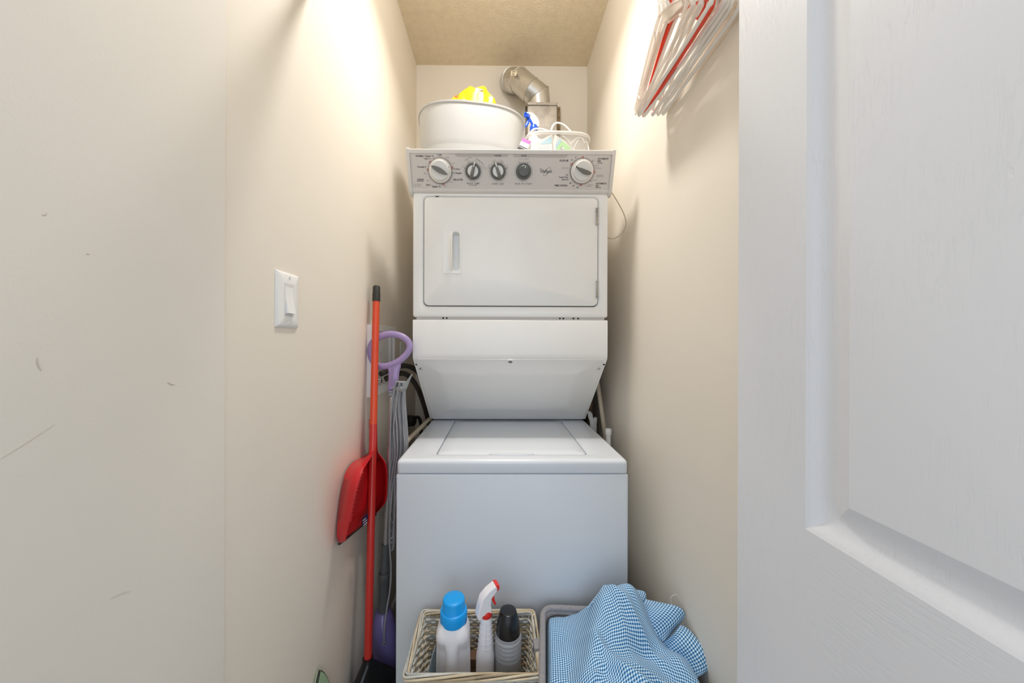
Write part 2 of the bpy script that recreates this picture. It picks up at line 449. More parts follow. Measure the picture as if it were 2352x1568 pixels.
rs = [lid(.003, ZDECK - .018), lid(.003, ZDECK - .003), lid(.0038, ZDECK - .0008), lid(.006, ZDECK + .0004), lid(.05, ZDECK + .0012)]
loft(bm, rs); LID = obj('washer_lid', bm, M_enamel2, W, angle=50)
# finger lip at the front of the lid
bm = NB(); xa, xb = P(1124, 1046, Z=ZDECK).x, P(1228, 1046, Z=ZDECK).x; xm = (xa + xb) / 2; hwid = (xb - xa) / 2
front = []
for k in range(25):
    u = -1 + 2 * k / 24; front.append((xm + hwid * u, LY0 - .0125 * (math.cos(u * PI / 2) ** .7 if abs(u) < 1 else 0)))
back = [(x, LY0 + .006 + .002 * (1 - abs((x - xm) / hwid))) for x, y in reversed(front)]
loft(bm, [[(x, y, ZDECK + .0002) for x, y in front + back], [(x, y + .0006, ZDECK + .0022) for x, y in front + back]])
obj('finger_lip', bm, M_enamel2, LID)

# middle column: front band, slanted underside
ZM1, ZM0 = P(1176, 734, Y=1.213).z, P(1176, 822, Y=1.213).z
DXa, DXb = P(947.5, 780, Y=1.213).x, P(1396, 780, Y=1.213).x
DXC, DHW = (DXa + DXb) / 2, (DXb - DXa) / 2
XC = DXC
zb_, yb_ = P(1176, 962, Y=1.525).z, 1.525
sl = Vector((0, yb_ - 1.213, zb_ - ZM0)).normalized()          # down the slope
sn = Vector((0, sl.z, -sl.y)).normalized()                      # outward, down and forward
if sn.y > 0: sn = -sn
bm = NB()
pf = [(1.80, ZM1), (1.219, ZM1), (1.2148, ZM1 - .0018), (1.213, ZM1 - .006), (1.213, ZM0 + .014)]
for k in range(1, 5):
    t = k / 4; pf.append((1.213 + .0035 * t * t * 1.6, ZM0 + .014 - .02 * t))
pf += [(yb_, zb_), (1.80, zb_)]
loft(bm, [[(x, y, z) for y, z in pf] for x in (DXa, DXb)]); MB_ = obj('lower_column', bm, M_enamel, W, bevel=.002, angle=30)
# slanted service panel
def S(px, py, off=.0015):
    o = Vector((0, 1.213, ZM0)); d = fw + rt * ((px - CX) / F) + up * ((CY - py) / F)
    t = (o + sn * off - CAM).dot(sn) / d.dot(sn); return CAM + d * t
a, b, c, d = S(957, 823.5), S(1386, 823.5), S(1352.5, 960), S(985, 960)
def sring(ins, off):
    L = (Vector((0, 1.213, ZM0)) + sl * .004, Vector((0, yb_, zb_)) - sl * .004)
    mid = (L[0] + L[1]) / 2; hl = (L[1] - L[0]).length / 2
    return [mid + EX * (DXC + x) + sl * y + sn * off for x, y in rrect(0, 0, DHW - .010 - ins, hl - ins, .01)]
bm = NB(); loft(bm, [sring(0, .0005), sring(0, .0022), sring(.0012, .003), sring(.068, .003), sring(.070, .0038), sring(.10, .0038)])
obj('service_panel', bm, M_enamel, W, angle=20)
for px in (967, 1375):
    bm = NB(); lathe(bm, [(.0055, 0), (.0055, .0015), (.003, .003), (.0012, .0034)], frame(S(px, 846, .003), sn), 16); obj('screw', bm, M_chrome, W)
bm = NB(); lathe(bm, [(.011, 0), (.011, .002), (.0085, .0045), (.0075, .0045), (.0072, .001)], frame(S(1172, 829, .003), sn), 24, c1=False); BU = obj('rubber_bumper', bm, M_plastic, W)
bm = NB(); lathe(bm, [(.0071, 0), (.0068, .003), (.003, .0042)], frame(S(1172, 829, .003), sn), 20); obj('bumper_core', bm, M_fold, BU)
for px, s in ((956.5, 1), (1387, -1)):
    bm = NB(); q = S(px, 836, .0003); box(bm, q.x - .003, q.x + .003, q.y - .002, q.y + .003, q.z - .004, q.z + .004); obj('side_notch', bm, M_dark, W)
# filler strip between the cabinets
bm = NB(); box(bm, DXa + .012, DXb - .010, 1.222, 1.79, ZM1 - .002, ZM1 + .012); obj('filler_strip', bm, M_fascia, W)
for px in (1018, 1026, 1286, 1294, 1317, 1328): bm = NB(); q = P(px, 731, Y=1.2215); box(bm, q.x - .003, q.x + .003, 1.2215, 1.223, ZM1 + .003, ZM1 + .008); obj('dark_slot', bm, M_dark, W)

# dryer cabinet with door well
ZD0, ZD1 = P(1176, 728.5, Y=1.213).z, 1.852
dx0, dx1 = P(972.5, 600, Y=1.213).x, P(1374, 600, Y=1.213).x
dz0, dz1 = P(1173, 703.5, Y=1.213).z, P(1173, 452, Y=1.213).z
def dr(ins, y, r=.018): return [((dx0 + dx1) / 2 + x, y, (dz0 + dz1) / 2 + z) for x, z in rrect(0, 0, (dx1 - dx0) / 2 - ins, (dz1 - dz0) / 2 - ins, r)]
bm = NB(); shell(bm, DHW, 1.213, 1.80, ZD0, ZD1, r=.008, bev=.006, holes=[dr(-.006, 1.2132), dr(-.003, 1.2145), dr(-.0008, 1.218), dr(-.0005, 1.245)])
obj('dryer_cabinet', bm, M_enamel, W, angle=50)
# door with handle pocket
hx0, hx1 = P(1037.5, 575, Y=1.211).x, P(1055.5, 575, Y=1.211).x
hz0, hz1 = P(1045, 622, Y=1.211).z, P(1045, 533, Y=1.211).z
def hr(ins, y, r=.012): return [((hx0 + hx1) / 2 + x, y, (hz0 + hz1) / 2 + z) for x, z in rrect(0, 0, (hx1 - hx0) / 2 - ins, (hz1 - hz0) / 2 - ins, r)]
bm = NB(); loft(bm, [dr(.0028, 1.2315, .016), dr(.0028, 1.2135, .016), dr(.0034, 1.2112, .016), dr(.0055, 1.2102, .015), hr(-.0002, 1.2102), hr(.0008, 1.212), hr(.003, 1.236), hr(.007, 1.238)])
DD = obj('dryer_door', bm, M_enamel, W, angle=40)
px0, px1 = P(1017, 575, Y=1.21).x, P(1060.5, 575, Y=1.21).x
pz0, pz1 = P(1040, 628, Y=1.21).z, P(1040, 527, Y=1.21).z
def pr(ins, y, r=.004): return [((px0 + px1) / 2 + x, y, (pz0 + pz1) / 2 + z) for x, z in rrect(0, 0, (px1 - px0) / 2 - ins, (pz1 - pz0) / 2 - ins, r)]
bm = NB(); loft(bm, [pr(0, 1.2103), pr(0, 1.2088), pr(.0012, 1.208), pr(.0022, 1.2084), hr(-.0012, 1.2084), hr(0, 1.2105), hr(.001, 1.214)], False, False)
obj('handle_plate', bm, M_plastic, DD, angle=30)
# grip ear: quarter-moon blade standing off the plate
bm = NB(); rings = []
for k in range(17):
    t = k / 16; z = hz1 + .0015 + (hz0 - hz1 - .003) * t
    e = max(0.02, 1 - abs(2 * t - 1) ** 3.5) ** .6
    ring = []
    for j in range(9):
        a = R(90 * j / 8); ring.append((hx0 - .016 * e + (.016 * e + .0025) * math.sin(a) ** 1.2, 1.2084 - .021 * e * (1 - math.cos(a)), z))
    ring += [(x + .0018, min(1.2086, y + .001), zz) for x, y, zz in reversed(ring[1:])]
    rings.append(ring)
loft(bm, rings); obj('door_handle', bm, M_plastic, DD, angle=60)
for py0, py1 in ((478, 516), (645, 683)):
    q0, q1 = P(1371.5, py0, Y=1.209), P(1371.5, py1, Y=1.209); H = q0.z - q1.z
    bm = NB(); box(bm, q0.x - .0045, q0.x + .006, 1.2095, 1.214, q1.z + .006, q0.z - .006)
    HG = obj('door_hinge', bm, M_enamel, W, bevel=.0006)
    for k in range(4):
        bm = NB(); za = q1.z + H * k / 4 + .0006; tube(bm, [(q0.x, 1.2085, za), (q0.x, 1.2085, za + H / 4 - .0012)], .0042, 14); obj('knuckle', bm, M_steel2, HG)
    bm = NB(); tube(bm, [(q0.x, 1.2085, q1.z - .003), (q0.x, 1.2085, q0.z + .003)], .002, 10); obj('hinge_pin', bm, M_steel, HG)
bm = NB(); q = P(1004, 451.8, Y=1.2132)
box(bm, q.x - .005, q.x + .006, 1.2115, 1.2145, q.z - .002, q.z + .0015); obj('latch_slot', bm, M_dark, W)
for dx in (-.010, .011): bm = NB(); tube(bm, [(q.x + dx, 1.2135, q.z + .0004), (q.x + dx, 1.2118, q.z + .0004)], .0016, 8); obj('latch_screw', bm, M_chrome, W)

# console
ZT = FA.z; tv = EY
cx0, cx1 = PF(940, 392).x, PF(1406, 392).x
def fpt(h, off=0, x=0): # h metres down from the top edge of the face
    return FA - EY * h + EN * off + EX * x
FL = (FA - FB).length
sec = [Vector((0, 1.30, 1.8515)), Vector((0, 1.20, 1.855)), fpt(-.006, -.006), fpt(-.0065, -.001), fpt(-.005, .0018), fpt(-.001, .003), fpt(.0065, .003), fpt(.0074, .0028), fpt(.0082, 0), fpt(FL - .004, 0), fpt(FL - .003, .0012), fpt(FL + .0005, .0022),
       fpt(FL + .008, .0005), fpt(FL + .0135, -.004), fpt(FL + .0165, -.011), fpt(FL + .0175, -.02), Vector((0, 1.30, 1.745))]
bm = NB(); loft(bm, [[v + EX * x for v in sec] for x in (cx0 + .003, cx1 - .003)]); CO = obj('control_console', bm, M_console, W, angle=30)
capsec = [Vector((0, 1.30, 1.8515)), Vector((0, 1.20, 1.862)), fpt(-.009, -.02), fpt(-.010, -.002), fpt(-.008, .0035), fpt(-.004, .005), fpt(FL * .5, .0045), fpt(FL + .004, .004), fpt(FL + .016, -.001), fpt(FL + .023, -.009), fpt(FL + .0235, -.014), fpt(FL + .019, -.03), Vector((0, 1.30, 1.742))]
for xa_, xb_ in ((cx0 - .006, cx0 + .006), (cx1 - .006, cx1 + .006)):
    bm = NB(); loft(bm, [[v + EX * x for v in capsec] for x in (xa_, xb_)]); obj('end_cap', bm, M_console, W, bevel=.0015, angle=40)
bm = NB(); x0, x1 = cx0 + .0065, cx1 - .0065
loft(bm, [[fpt(.0082, o, x0), fpt(FL - .004, o, x0), fpt(FL - .004, o, x1), fpt(.0082, o, x1)] for o in (.0001, .0006)]); FS = obj('printed_fascia', bm, M_fascia, W, smooth=False)
OFF = .0009
def stuffy(o): o['kind'] = 'stuff'; return o
def fquad(bm, pts, off=OFF, mi=0):
    bm.faces.new([bm.verts.new(PF(x, y, off)) for x, y in pts]).material_index = mi
bm = NB()
fquad(bm, [(1043, 352.5), (1167.5, 353), (1167.5, 357), (1165, 360.5), (1050, 360)])
obj('header_band', bm, M_band, FS, smooth=False, fix=False); bm = NB()
fquad(bm, [(1178.5, 353), (1306, 354), (1300, 361.5), (1182, 361), (1178.5, 358)])
obj('header_band', bm, M_band, FS, smooth=False, fix=False)
def annulus(bm, c, r0_, r1_, off=OFF, a0=0, a1=360, mi=0, seg=40):
    vs = []
    for k in range(seg + 1):
        a = R(a0 + (a1 - a0) * k / seg); d = EX * math.cos(a) + EY * math.sin(a)
        q = c + EN * (off)
        vs.append((bm.verts.new(q + d * r0_), bm.verts.new(q + d * r1_)))
    for p, q in zip(vs, vs[1:]): bm.faces.new((p[0], p[1], q[1], q[0])).material_index = mi
cD1, cD2 = PF(1011.5, 392.5, 0), PF(1336.5, 393.5, 0)
cK = [PF(1086.5, 393.5, 0), PF(1144, 393.7, 0), PF(1202.5, 393.8, 0)]
for c, ra_, rb_ in [(c, .030, .0455) for c in (cD1, cD2)] + [(c, .024, .0325) for c in cK]:
    bm = NB(); annulus(bm, c, ra_, rb_); obj('dial_ring', bm, M_ring, FS, smooth=False, fix=False)

# lettering
def text_tris(s, spacing=1.0, bold=0.0):
    cu = bpy.data.curves.new('t', 'FONT'); cu.body = s; cu.space_character = spacing; cu.resolution_u = 2; cu.offset = bold
    o = bpy.data.objects.new('t', cu); C.objects.link(o)
    me = o.to_mesh(); vs = [v.co.copy() for v in me.vertices]; fs = [list(p.vertices) for p in me.polygons]
    o.to_mesh_clear(); bpy.data.objects.remove(o); bpy.data.curves.remove(cu)
    return vs, fs
def put_text(bm, s, place, spacing=1.0, bold=.01, mi=0, shear=0):
    """place(u,v): text box 0..1 across its own bounds, v in units of text width"""
    vs, fs = text_tris(s, spacing, bold)
    if not vs: return
    x0 = min(v.x for v in vs); x1 = max(v.x for v in vs); y0 = 0; y1 = max(v.y for v in vs)
    nv = [bm.verts.new(place((v.x + shear * v.y - x0) / (x1 - x0), (v.y - (y0 + y1) / 2) / (x1 - x0))) for v in vs]
    for f in fs:
        try: bm.faces.new([nv[i] for i in f]).material_index = mi
        except ValueError: pass
def ftext(bm, s, xa, xb, y, spacing=1.0, rot=0, mi=0, bold=.012, vs=1.15):
    a, b = PF(xa, y, OFF + .0001), PF(xb, y, OFF + .0001); c = (a + b) / 2; L = (b - a).length
    ra = R(rot); ux = EX * math.cos(ra) + EY * math.sin(ra); uy = EY * math.cos(ra) - EX * math.sin(ra)
    put_text(bm, s, lambda u, v: c + ux * (u - .5) * L + uy * v * L * vs, spacing, bold, mi)
bm = NB()
D = [('NORMAL', 955, 973.5, 358), ('Regular 10', 976.2, 995.7, 358), ('Heavy 14', 974, 989, 364), ('6 Light', 1003.5, 1015, 355), ('10 Heavy', 1042.5, 1056.8, 387.8),
     ('6 Regular', 1043.6, 1060.8, 397), ('DELICATES', 1040.8, 1063, 412.3), ('Regular 10', 992.5, 1011.8, 428), ('Light 6', 978.2, 989.5, 424), ('CASUAL', 957.8, 974, 412), ('Perm Press', 958, 972, 415.8),
     ('Prewash 4', 959, 978.2, 383), ('WASHER', 1135.3, 1151.3, 357.2), ('DRYER', 1197.3, 1209.9, 357.5), ('FLUFF AIR', 1285.8, 1306, 368.7), ('20', 1311.8, 1315.2, 367), ('10', 1321, 1324, 361),
     ('20', 1300, 1303.8, 401.6), ('Tumble Press', 1283.5, 1304.8, 406.8), ('Damp Dry', 1290, 1306, 412), ('40', 1308, 1312, 420.5), ('50', 1315.3, 1319, 426.3), ('60', 1324.7, 1328.9, 429.9),
     ('TIMED DRYING', 1273, 1303, 425.8), ('AUTOMATIC', 1373, 1398, 364.4), ('DRY', 1372.5, 1380.5, 369.8), ('Low Heat', 1372.3, 1383.5, 373.8), ('AUTOMATIC', 1368.8, 1393, 421.2), ('DRY', 1368.2, 1376.2, 426.4), ('High Heat', 1368, 1380, 430.4)]
for s, a, b, y in D: ftext(bm, s, a, b, y, bold=.026 if s.isupper() else .016)
ftext(bm, 'WASH TEMP', 1072, 1101, 421.3, 1.6, vs=1.5); ftext(bm, '(ALL COLD RINSES)', 1077, 1095, 425.2); ftext(bm, 'LOAD SIZE', 1130, 1156.4, 421.8, 1.6, vs=1.5); ftext(bm, 'PUSH TO START', 1182.8, 1221.6, 422, 1.6, vs=1.5)
ftext(bm, 'Auto Temp Control', 1092, 1112, 369.5, rot=-36)
def ftick(bm, c, ang, ra_, rb_, wd=.0006, mi=0):
    a = R(ang); d = EX * math.cos(a) + EY * math.sin(a); s = EY * math.cos(a) - EX * math.sin(a); q = c + EN * (OFF + .0001)
    bm.faces.new([bm.verts.new(q + d * r_ + s * e) for r_, e in ((ra_, -wd), (rb_, -wd), (rb_, wd), (ra_, wd))]).material_index = mi
ftick(bm, cD1, 117, .038, .047); ftick(bm, cD1, -8, .038, .046); ftick(bm, cD2, 42, .038, .048); ftick(bm, cD2, -42, .038, .048); ftick(bm, cD1, -88, .038, .045, .0003)
for c, angs in ((cK[0], (160, 117)), (cK[1], (160, 115, 65, 20)), (cK[2], (117, 63))):
    for a in angs: ftick(bm, c, a, .0285, .031, .0012)
# arcs over the temperature knob
def farc(bm, c, r_, a0, a1, wd=.00035, n=10, mi=0):
    annulus(bm, c, r_ - wd, r_ + wd, OFF + .0001, a0, a1, mi, n)
farc(bm, cK[0], .043, 92, 130); farc(bm, cK[0], .043, 5, 25)
stuffy(obj('dark_lettering', bm, M_ink, FS, smooth=False, fix=False))
bm = NB()
for s, a, b, y in [('Rinse', 1025, 1032.6, 360.8), ('Spin', 1038.4, 1043.6, 374.2), ('Rinse', 1034, 1041.3, 417.8), ('Spin', 1020.2, 1026, 427.2), ('Rinse', 980, 987, 414.6), ('Spin', 973.8, 979, 397.6), ('PULL TO START', 950.8, 966.8, 423.2), ('PUSH TO STOP', 951, 966.8, 426.6),
                   ('End of Cycle Signal', 1192.2, 1214.6, 364.8), ('Cool Down', 1290.2, 1304.8, 385.4), ('Very Dry', 1358.5, 1368.8, 368), ('Less Dry', 1365.6, 1376.2, 379.8), ('Cool Down', 1366.6, 1381, 385.4), ('Energy Preferred', 1370, 1385.8, 402.6), ('Automatic Setting', 1370, 1385.8, 405),
                   ('Very Dry', 1361.2, 1372, 413.6), ('Less Dry', 1351.4, 1362, 424), ('Cool Down', 1344.9, 1359.2, 427.4)]:
    ftext(bm, s, a, b, y, bold=.0)
for s, x, y, rot, wd in [('Cold', 1063, 382.5, 75, 5), ('Cool', 1075.5, 368.5, 28, 6), ('Warm', 1094, 368.5, -28, 7), ('Hot', 1107.5, 383, -72, 4.5), ('Ex Small', 1121.5, 383, 72, 9), ('Small', 1134, 368.8, 28, 7.5), ('Medium', 1152.4, 369, -26, 9.5), ('Ex Large', 1165.3, 383, -72, 9), ('Off', 1191, 370.4, 30, 4), ('On', 1215.8, 370.6, -30, 3.6)]:
    ftext(bm, s, x - wd / 2, x + wd / 2, y, rot=rot, bold=0)
stuffy(obj('pale_lettering', bm, M_ink2, FS, smooth=False, fix=False))
bm = NB()
for c, angs in ((cD1, (142, 176, 14, -79)), (cD2, (91, 150, -2, -91))):
    for a in angs:
        ftick(bm, c, a, .0395, .0465, .0035); 
stuffy(obj('red_markers', bm, M_red_ink, FS, smooth=False, fix=False))
bm = NB()
for c, angs in ((cD1, (142, 176, 14, -79)), (cD2, (91, 150, -2, -91))):
    for a in angs:
        ar = R(a); d = EX * math.cos(ar) + EY * math.sin(ar); ftick(bm, c + EN * .0001, a, .0415, .0448, .0011)
stuffy(obj('marker_text', bm, M_cream_ink, FS, smooth=False, fix=False))
# maker's mark: name with a tilted ring swoosh
bm = NB()
ftext(bm, 'Whirlpool', 1240.5, 1267.3, 393.2, .9, rot=1, bold=.004, vs=1.35)
q = PF(1243, 388.5, OFF + .0001)
for k in range(3):
    x0 = q.x - .006 + k * .0022
    bm.faces.new([bm.verts.new(Vector((x0, 0, 0)) + Vector((0, q.y, q.z)) + EX * a + EY * b) for a, b in ((0, .0006), (.004, .0016 - .0003 * k), (.0105 - .002 * k, .0004), (.004, 0))])
cc = PF(1256.3, 394, OFF + .0001); ex2 = (EX * math.cos(R(50)) + EY * math.sin(R(50))); ey2 = (EY * math.cos(R(50)) - EX * math.sin(R(50)))
vs = []
for k in range(49):
    a = 2 * PI * k / 48; d = ex2 * math.cos(a) * .0165 + ey2 * math.sin(a) * .0058
    wd = .0003 + .0004 * abs(math.sin(a)); n_ = d.normalized()
    vs.append((bm.verts.new(cc + d - n_ * wd), bm.verts.new(cc + d + n_ * wd)))
for a, b in zip(vs, vs[1:]): bm.faces.new((a[0], a[1], b[1], b[0]))
stuffy(obj('maker_mark', bm, M_ink, FS, smooth=False, fix=False))

# dials
def knobM(c, rot):
    a = R(rot); x = EX * math.cos(a) + EY * math.sin(a)
    return frame(c, EN, x)
def big_dial(c, rot, pointer):
    M = knobM(c, rot)
    bm = NB(); lathe(bm, [(.0402, .0006), (.0405, .003), (.0395, .004), (.03, .004)], M, 48); K = obj('cycle_dial', bm, M_kbrown, W)
    bm = NB(); lathe(bm, [(.0385, .003), (.0392, .0045), (.0385, .006), (.033, .0095), (.0315, .0105), (.0305, .018), (.0295, .0188), (.001, .0192)], M, 48); obj('dial_skirt', bm, M_knob, K, angle=35)
    bm = NB(); rings = []
    for z, s in ((.012, 1.0), (.028, .97), (.031, .9)):
        ring = []
        for k in range(36):
            a = 2 * PI * k / 36; cxs, sn_ = math.cos(a), math.sin(a)
            x = .0305 * cxs; y = .0082 * sn_ * (1 - .35 * abs(cxs) ** 2)
            if pointer: y = .0062 * sn_ * (1 - .55 * cxs) * (1 - .2 * cxs ** 2) - .004 * (cxs ** 2) + .002
            ring.append(M @ Vector((x * s, y * s, z)))
        rings.append(ring)
    loft(bm, rings); obj('dial_grip', bm, M_kgrey, K, angle=40)
    if pointer:
        bm = NB(); box(bm, .014, .0265, -.0030, -.0012, .0309, .0314, M); obj('pointer_line', bm, M_knob, K, smooth=False)
    else:
        bm = NB(); q = PF(1031.5, 383.5, .0085); lathe(bm, [(.0013, 0), (.0013, .0012)], frame(q, EN), 10); obj('index_dot', bm, M_ink, K)
big_dial(cD1, 155, False); big_dial(cD2, 157, True)
def small_dial(c, rot):
    M = knobM(c, rot)
    bm = NB(); lathe(bm, [(.0262, .0006), (.0262, .004), (.0252, .0062), (.0205, .007), (.0185, .007)], M, 40); K = obj('selector_dial', bm, M_kdark, W)
    bm = NB(); lathe(bm, [(.0182, .003), (.0184, .0085), (.0176, .0098), (.001, .010)], M, 40); obj('dial_face', bm, M_knob, K)
    bm = NB(); rings = []
    for t in [k / 12 for k in range(13)]:
        x = -.0255 + .052 * t; wd = .0066 - .0026 * t; hh = .010 + .010 * math.sin(PI * min(1, .12 + .8 * t)) ** .7
        if t in (0, 1): hh *= .75
        rings.append([M @ Vector((x, wd * s, z)) for s, z in ((-1, .006), (-.95, hh * .8), (-.5, hh), (.5, hh), (.95, hh * .8), (1, .006))])
    loft(bm, rings); obj('dial_grip', bm, M_kgrey, K, angle=50)
    bm = NB(); box(bm, .010, .0262, -.0017, .0017, .0145, .0185, M); obj('pointer_tip', bm, M_steel, K, bevel=.001)
small_dial(cK[0], 74); small_dial(cK[1], 110)
M = knobM(cK[2], 68)
bm = NB(); lathe(bm, [(.0262, .0006), (.0262, .004), (.0255, .006), (.019, .0068)], M, 40); K = obj('start_knob', bm, M_kdark, W)
bm = NB(); lathe(bm, [(.0195, .004), (.0185, .010), (.0172, .017), (.0155, .0185), (.001, .0180)], M, 40); obj('knob_cap', bm, M_kdark, K, angle=35)
bm = NB(); box(bm, .0085, .0165, -.0011, .0011, .0178, .0192, M); obj('pointer_line', bm, M_knob, K, smooth=False)
XC = (MX0 + MX1) / 2

# ------------------------------------------------------------------ things on top of the dryer
ZTOP = 1.853
def oval_bin(bm, cx, cy, specs, rot=0, e=3.2, n=64):
    rings = []
    for hw, hd, z in specs:
        ring = []
        for k in range(n):
            a = 2 * PI * k / n; c, s = math.cos(a), math.sin(a)
            x = hw * math.copysign(abs(c) ** (2 / e), c); y = hd * math.copysign(abs(s) ** (2 / e), s)
            ring.append((cx + x * math.cos(rot) - y * math.sin(rot), cy + x * math.sin(rot) + y * math.cos(rot), z))
        rings.append(ring)
    loft(bm, rings)
TB = thing('storage_tub', 'large milky white plastic tub on top of the dryer, left', 'tub', (-.12, 1.47, ZTOP))
zr = P(1060, 232, Y=1.325).z
TBX, TBY, TBR = -.122, 1.485, R(8)
bm = NB()
oval_bin(bm, TBX, TBY, [(.195, .135, ZTOP), (.202, .141, ZTOP + .004), (.208, .147, ZTOP + .055), (.2105, .1495, ZTOP + .128), (.2140, .1530, ZTOP + .141), (.216, .155, ZTOP + .16), (.2215, .161, zr - .012), (.2215, .161, zr - .0075), (.2250, .1645, zr - .007), (.2255, .1655, zr - .001), (.2240, .164, zr), (.221, .161, zr - .001), (.219, .159, zr - .02), (.211, .15, ZTOP + .10), (.20, .14, ZTOP + .006)], TBR, 2.7)
obj('tub_body', bm, M_bin, TB, angle=45)
# crumpled yellow bag standing in the tub
bm = NB(); rings = []
pk = P(1098, 204, Y=1.50).z
xb0, xb1 = P(1036, 230, Y=1.50).x, P(1138, 235, Y=1.50).x
prof_top = [(0, .30), (.1, .50), (.23, .71), (.38, .95), (.58, 1), (.75, .96), (.84, .8), (.92, .5), (1, .2)]
nU, nV = 33, 24
def topz(u):
    for (a, h0), (b, h1) in zip(prof_top, prof_top[1:]):
        if u <= b: return h0 + (h1 - h0) * (u - a) / (b - a)
    return 0
zlow = ZTOP + .16; zb0 = P(1090, 236, Y=1.50).z - .012
for i in range(nU):
    u = i / (nU - 1); x = xb0 + (xb1 - xb0) * u; zt = zb0 + (pk - zb0) * topz(u)
    ring = []
    for k in range(nV):
        a = 2 * PI * k / nV; s, c = math.sin(a), math.cos(a)
        yy = .045 * math.copysign(abs(c) ** .8, c) * math.sin(PI * (.06 + .88 * u)) ** .5
        z = (zt + zlow) / 2 + (zt - zlow) / 2 * math.copysign(abs(s) ** .7, s)
        p = Vector((x, 1.50 + yy, z)); nn = noise.noise(p * 34) * .009 + abs(noise.noise(p * 19)) * .022 - .004
        ring.append(p + Vector((nn * .4, -nn if c < 0 else nn, nn * .6 if s > 0 else 0)))
    rings.append(ring)
loft(bm, rings); YB_ = tag(obj('plastic_bag', bm, M_yellow, angle=30), 'crumpled yellow plastic bag poking out of the white tub', 'bag')
M_orp = mat('orange_print', 'DC5A1E', rough=.5); M_gp = mat('olive_print', '6F7A2A', rough=.5)
for nm, m_, q, rx, rz in (('red_print', M_orp, (1048, 222), .008, .005), ('olive_print', M_gp, (1052, 218), .004, .002), ('white_label', M_card, (1103, 206.5), .013, .003), ('red_print', M_orp, (1108, 207), .004, .003)):
    bm = NB(); c = P(q[0], q[1], Y=1.458); lathe(bm, [(1, 0), (1, .001)], Matrix.Translation(c) @ Matrix.Rotation(PI / 2, 4, 'X') @ Matrix.Diagonal((rx, rz, 1, 1)), 12); obj(nm, bm, m_, YB_)

# duct
DU = thing('dryer_duct', 'segmented silver elbow duct running from metal box into the back wall', 'duct', P(1245, 300, Y=1.75))
c0 = P(1180, 190, Y=YB)
xb, zb = P(1239, 236, Y=1.76).x, P(1239, 236, Y=1.76).z
path = [P(1171, 190, Y=YB), P(1178, 185, Y=1.82), P(1194, 186, Y=1.765), P(1220, 208, Y=1.738), P(1236, 220, Y=1.748), Vector((xb, 1.762, zb - .035))]
for i, (a, b) in enumerate(zip(path, path[1:])):
    rr = .0575
    da = ((b - a).normalized() + ((a - path[i - 1]).normalized() if i else (b - a).normalized())).normalized()
    db = ((b - a).normalized() + ((path[i + 2] - b).normalized() if i + 2 < len(path) else (b - a).normalized())).normalized()
    def cut(p, nrm, r_, ax):
        fr = frame(p, ax, (0, 0, 1)) if abs(ax.z) < .9 else frame(p, ax, (1, 0, 0))
        out = []
        for k in range(36):
            q = fr @ Vector((r_ * math.cos(2 * PI * k / 36), r_ * math.sin(2 * PI * k / 36), 0))
            out.append(q - ax * ((q - p).dot(nrm) / ax.dot(nrm)))
        return out
    ax = (b - a).normalized(); L = (b - a).length
    bm = NB(); loft(bm, [cut(a, da, rr, ax), cut(a.lerp(b, .1), da.lerp(db, .1).normalized(), rr, ax), cut(b - ax * .007, db, rr, ax), cut(b - ax * .005, db, rr * 1.045, ax), cut(b - ax * .001, db, rr * 1.045, ax), cut(b, db, rr, ax)], True, True)
    g = obj('duct_segment', bm, M_steel, DU, angle=35)
    if i == 2: SEG = g
bm = NB(); cs = P(1180, 167, Y=1.72)
v = [P(1174, 162, Y=1.706), P(1188, 164, Y=1.700), P(1186, 174, Y=1.694), P(1173, 173.5, Y=1.700)]
bm.faces.new([bm.verts.new(x) for x in v]); obj('paper_sticker', bm, mat('cream_sticker', 'E2D8BE', rough=.6), SEG, smooth=False, solid=.0006)
bm = NB()
for row, (ya, wd) in enumerate(((164.6, 8), (168, 5), (171.2, 8))):
    a, b = P(1176, ya, Y=1.697), P(1176 + wd, ya + .5, Y=1.694); box(bm, a.x, b.x, a.y - .0006, a.y, a.z - .0012, a.z + (.0008 if row != 1 else -.0004))
stuffy(obj('sticker_print', bm, M_ink, SEG, smooth=False))
bx0, bx1 = P(1212.5, 270, Y=1.70).x, P(1279, 270, Y=1.70).x
bzt = P(1245, 237, Y=1.70).z
DB = thing('duct_box', 'dull sheet metal duct box on back wall below the silver elbow', 'duct box', ((bx0 + bx1) / 2, 1.8, 2.05))
DB.location = ((bx0 + bx1) / 2, 1.8, 2.05)
bm = NB(); box(bm, bx0, bx1, 1.70, YB, 2.02, bzt); obj('box_body', bm, M_steel2, DB, bevel=.001)
bm = NB(); box(bm, bx0 - .002, bx1 + .003, 1.694, 1.84, bzt - .012, bzt + .0015); obj('top_flange', bm, M_steel2, DB, bevel=.001)
bm = NB(); box(bm, P(1205, 270, Y=1.855).x, P(1287, 270, Y=1.855).x, 1.855, YB, 2.0, bzt + .09)
rag = mat('rough_cut_backing', 'A08C70', rough=.95, var=.4, vscale=60, bump=1, bscale=150, bdist=.006); obj('backing_board', bm, rag, DB)
bm = NB(); x = P(1204.5, 270, Y=1.84).x; box(bm, x - .006, x + .006, 1.835, YB, 2.0, P(1204, 243, Y=1.84).z); obj('white_edge_strip', bm, M_card, DB, bevel=.001)

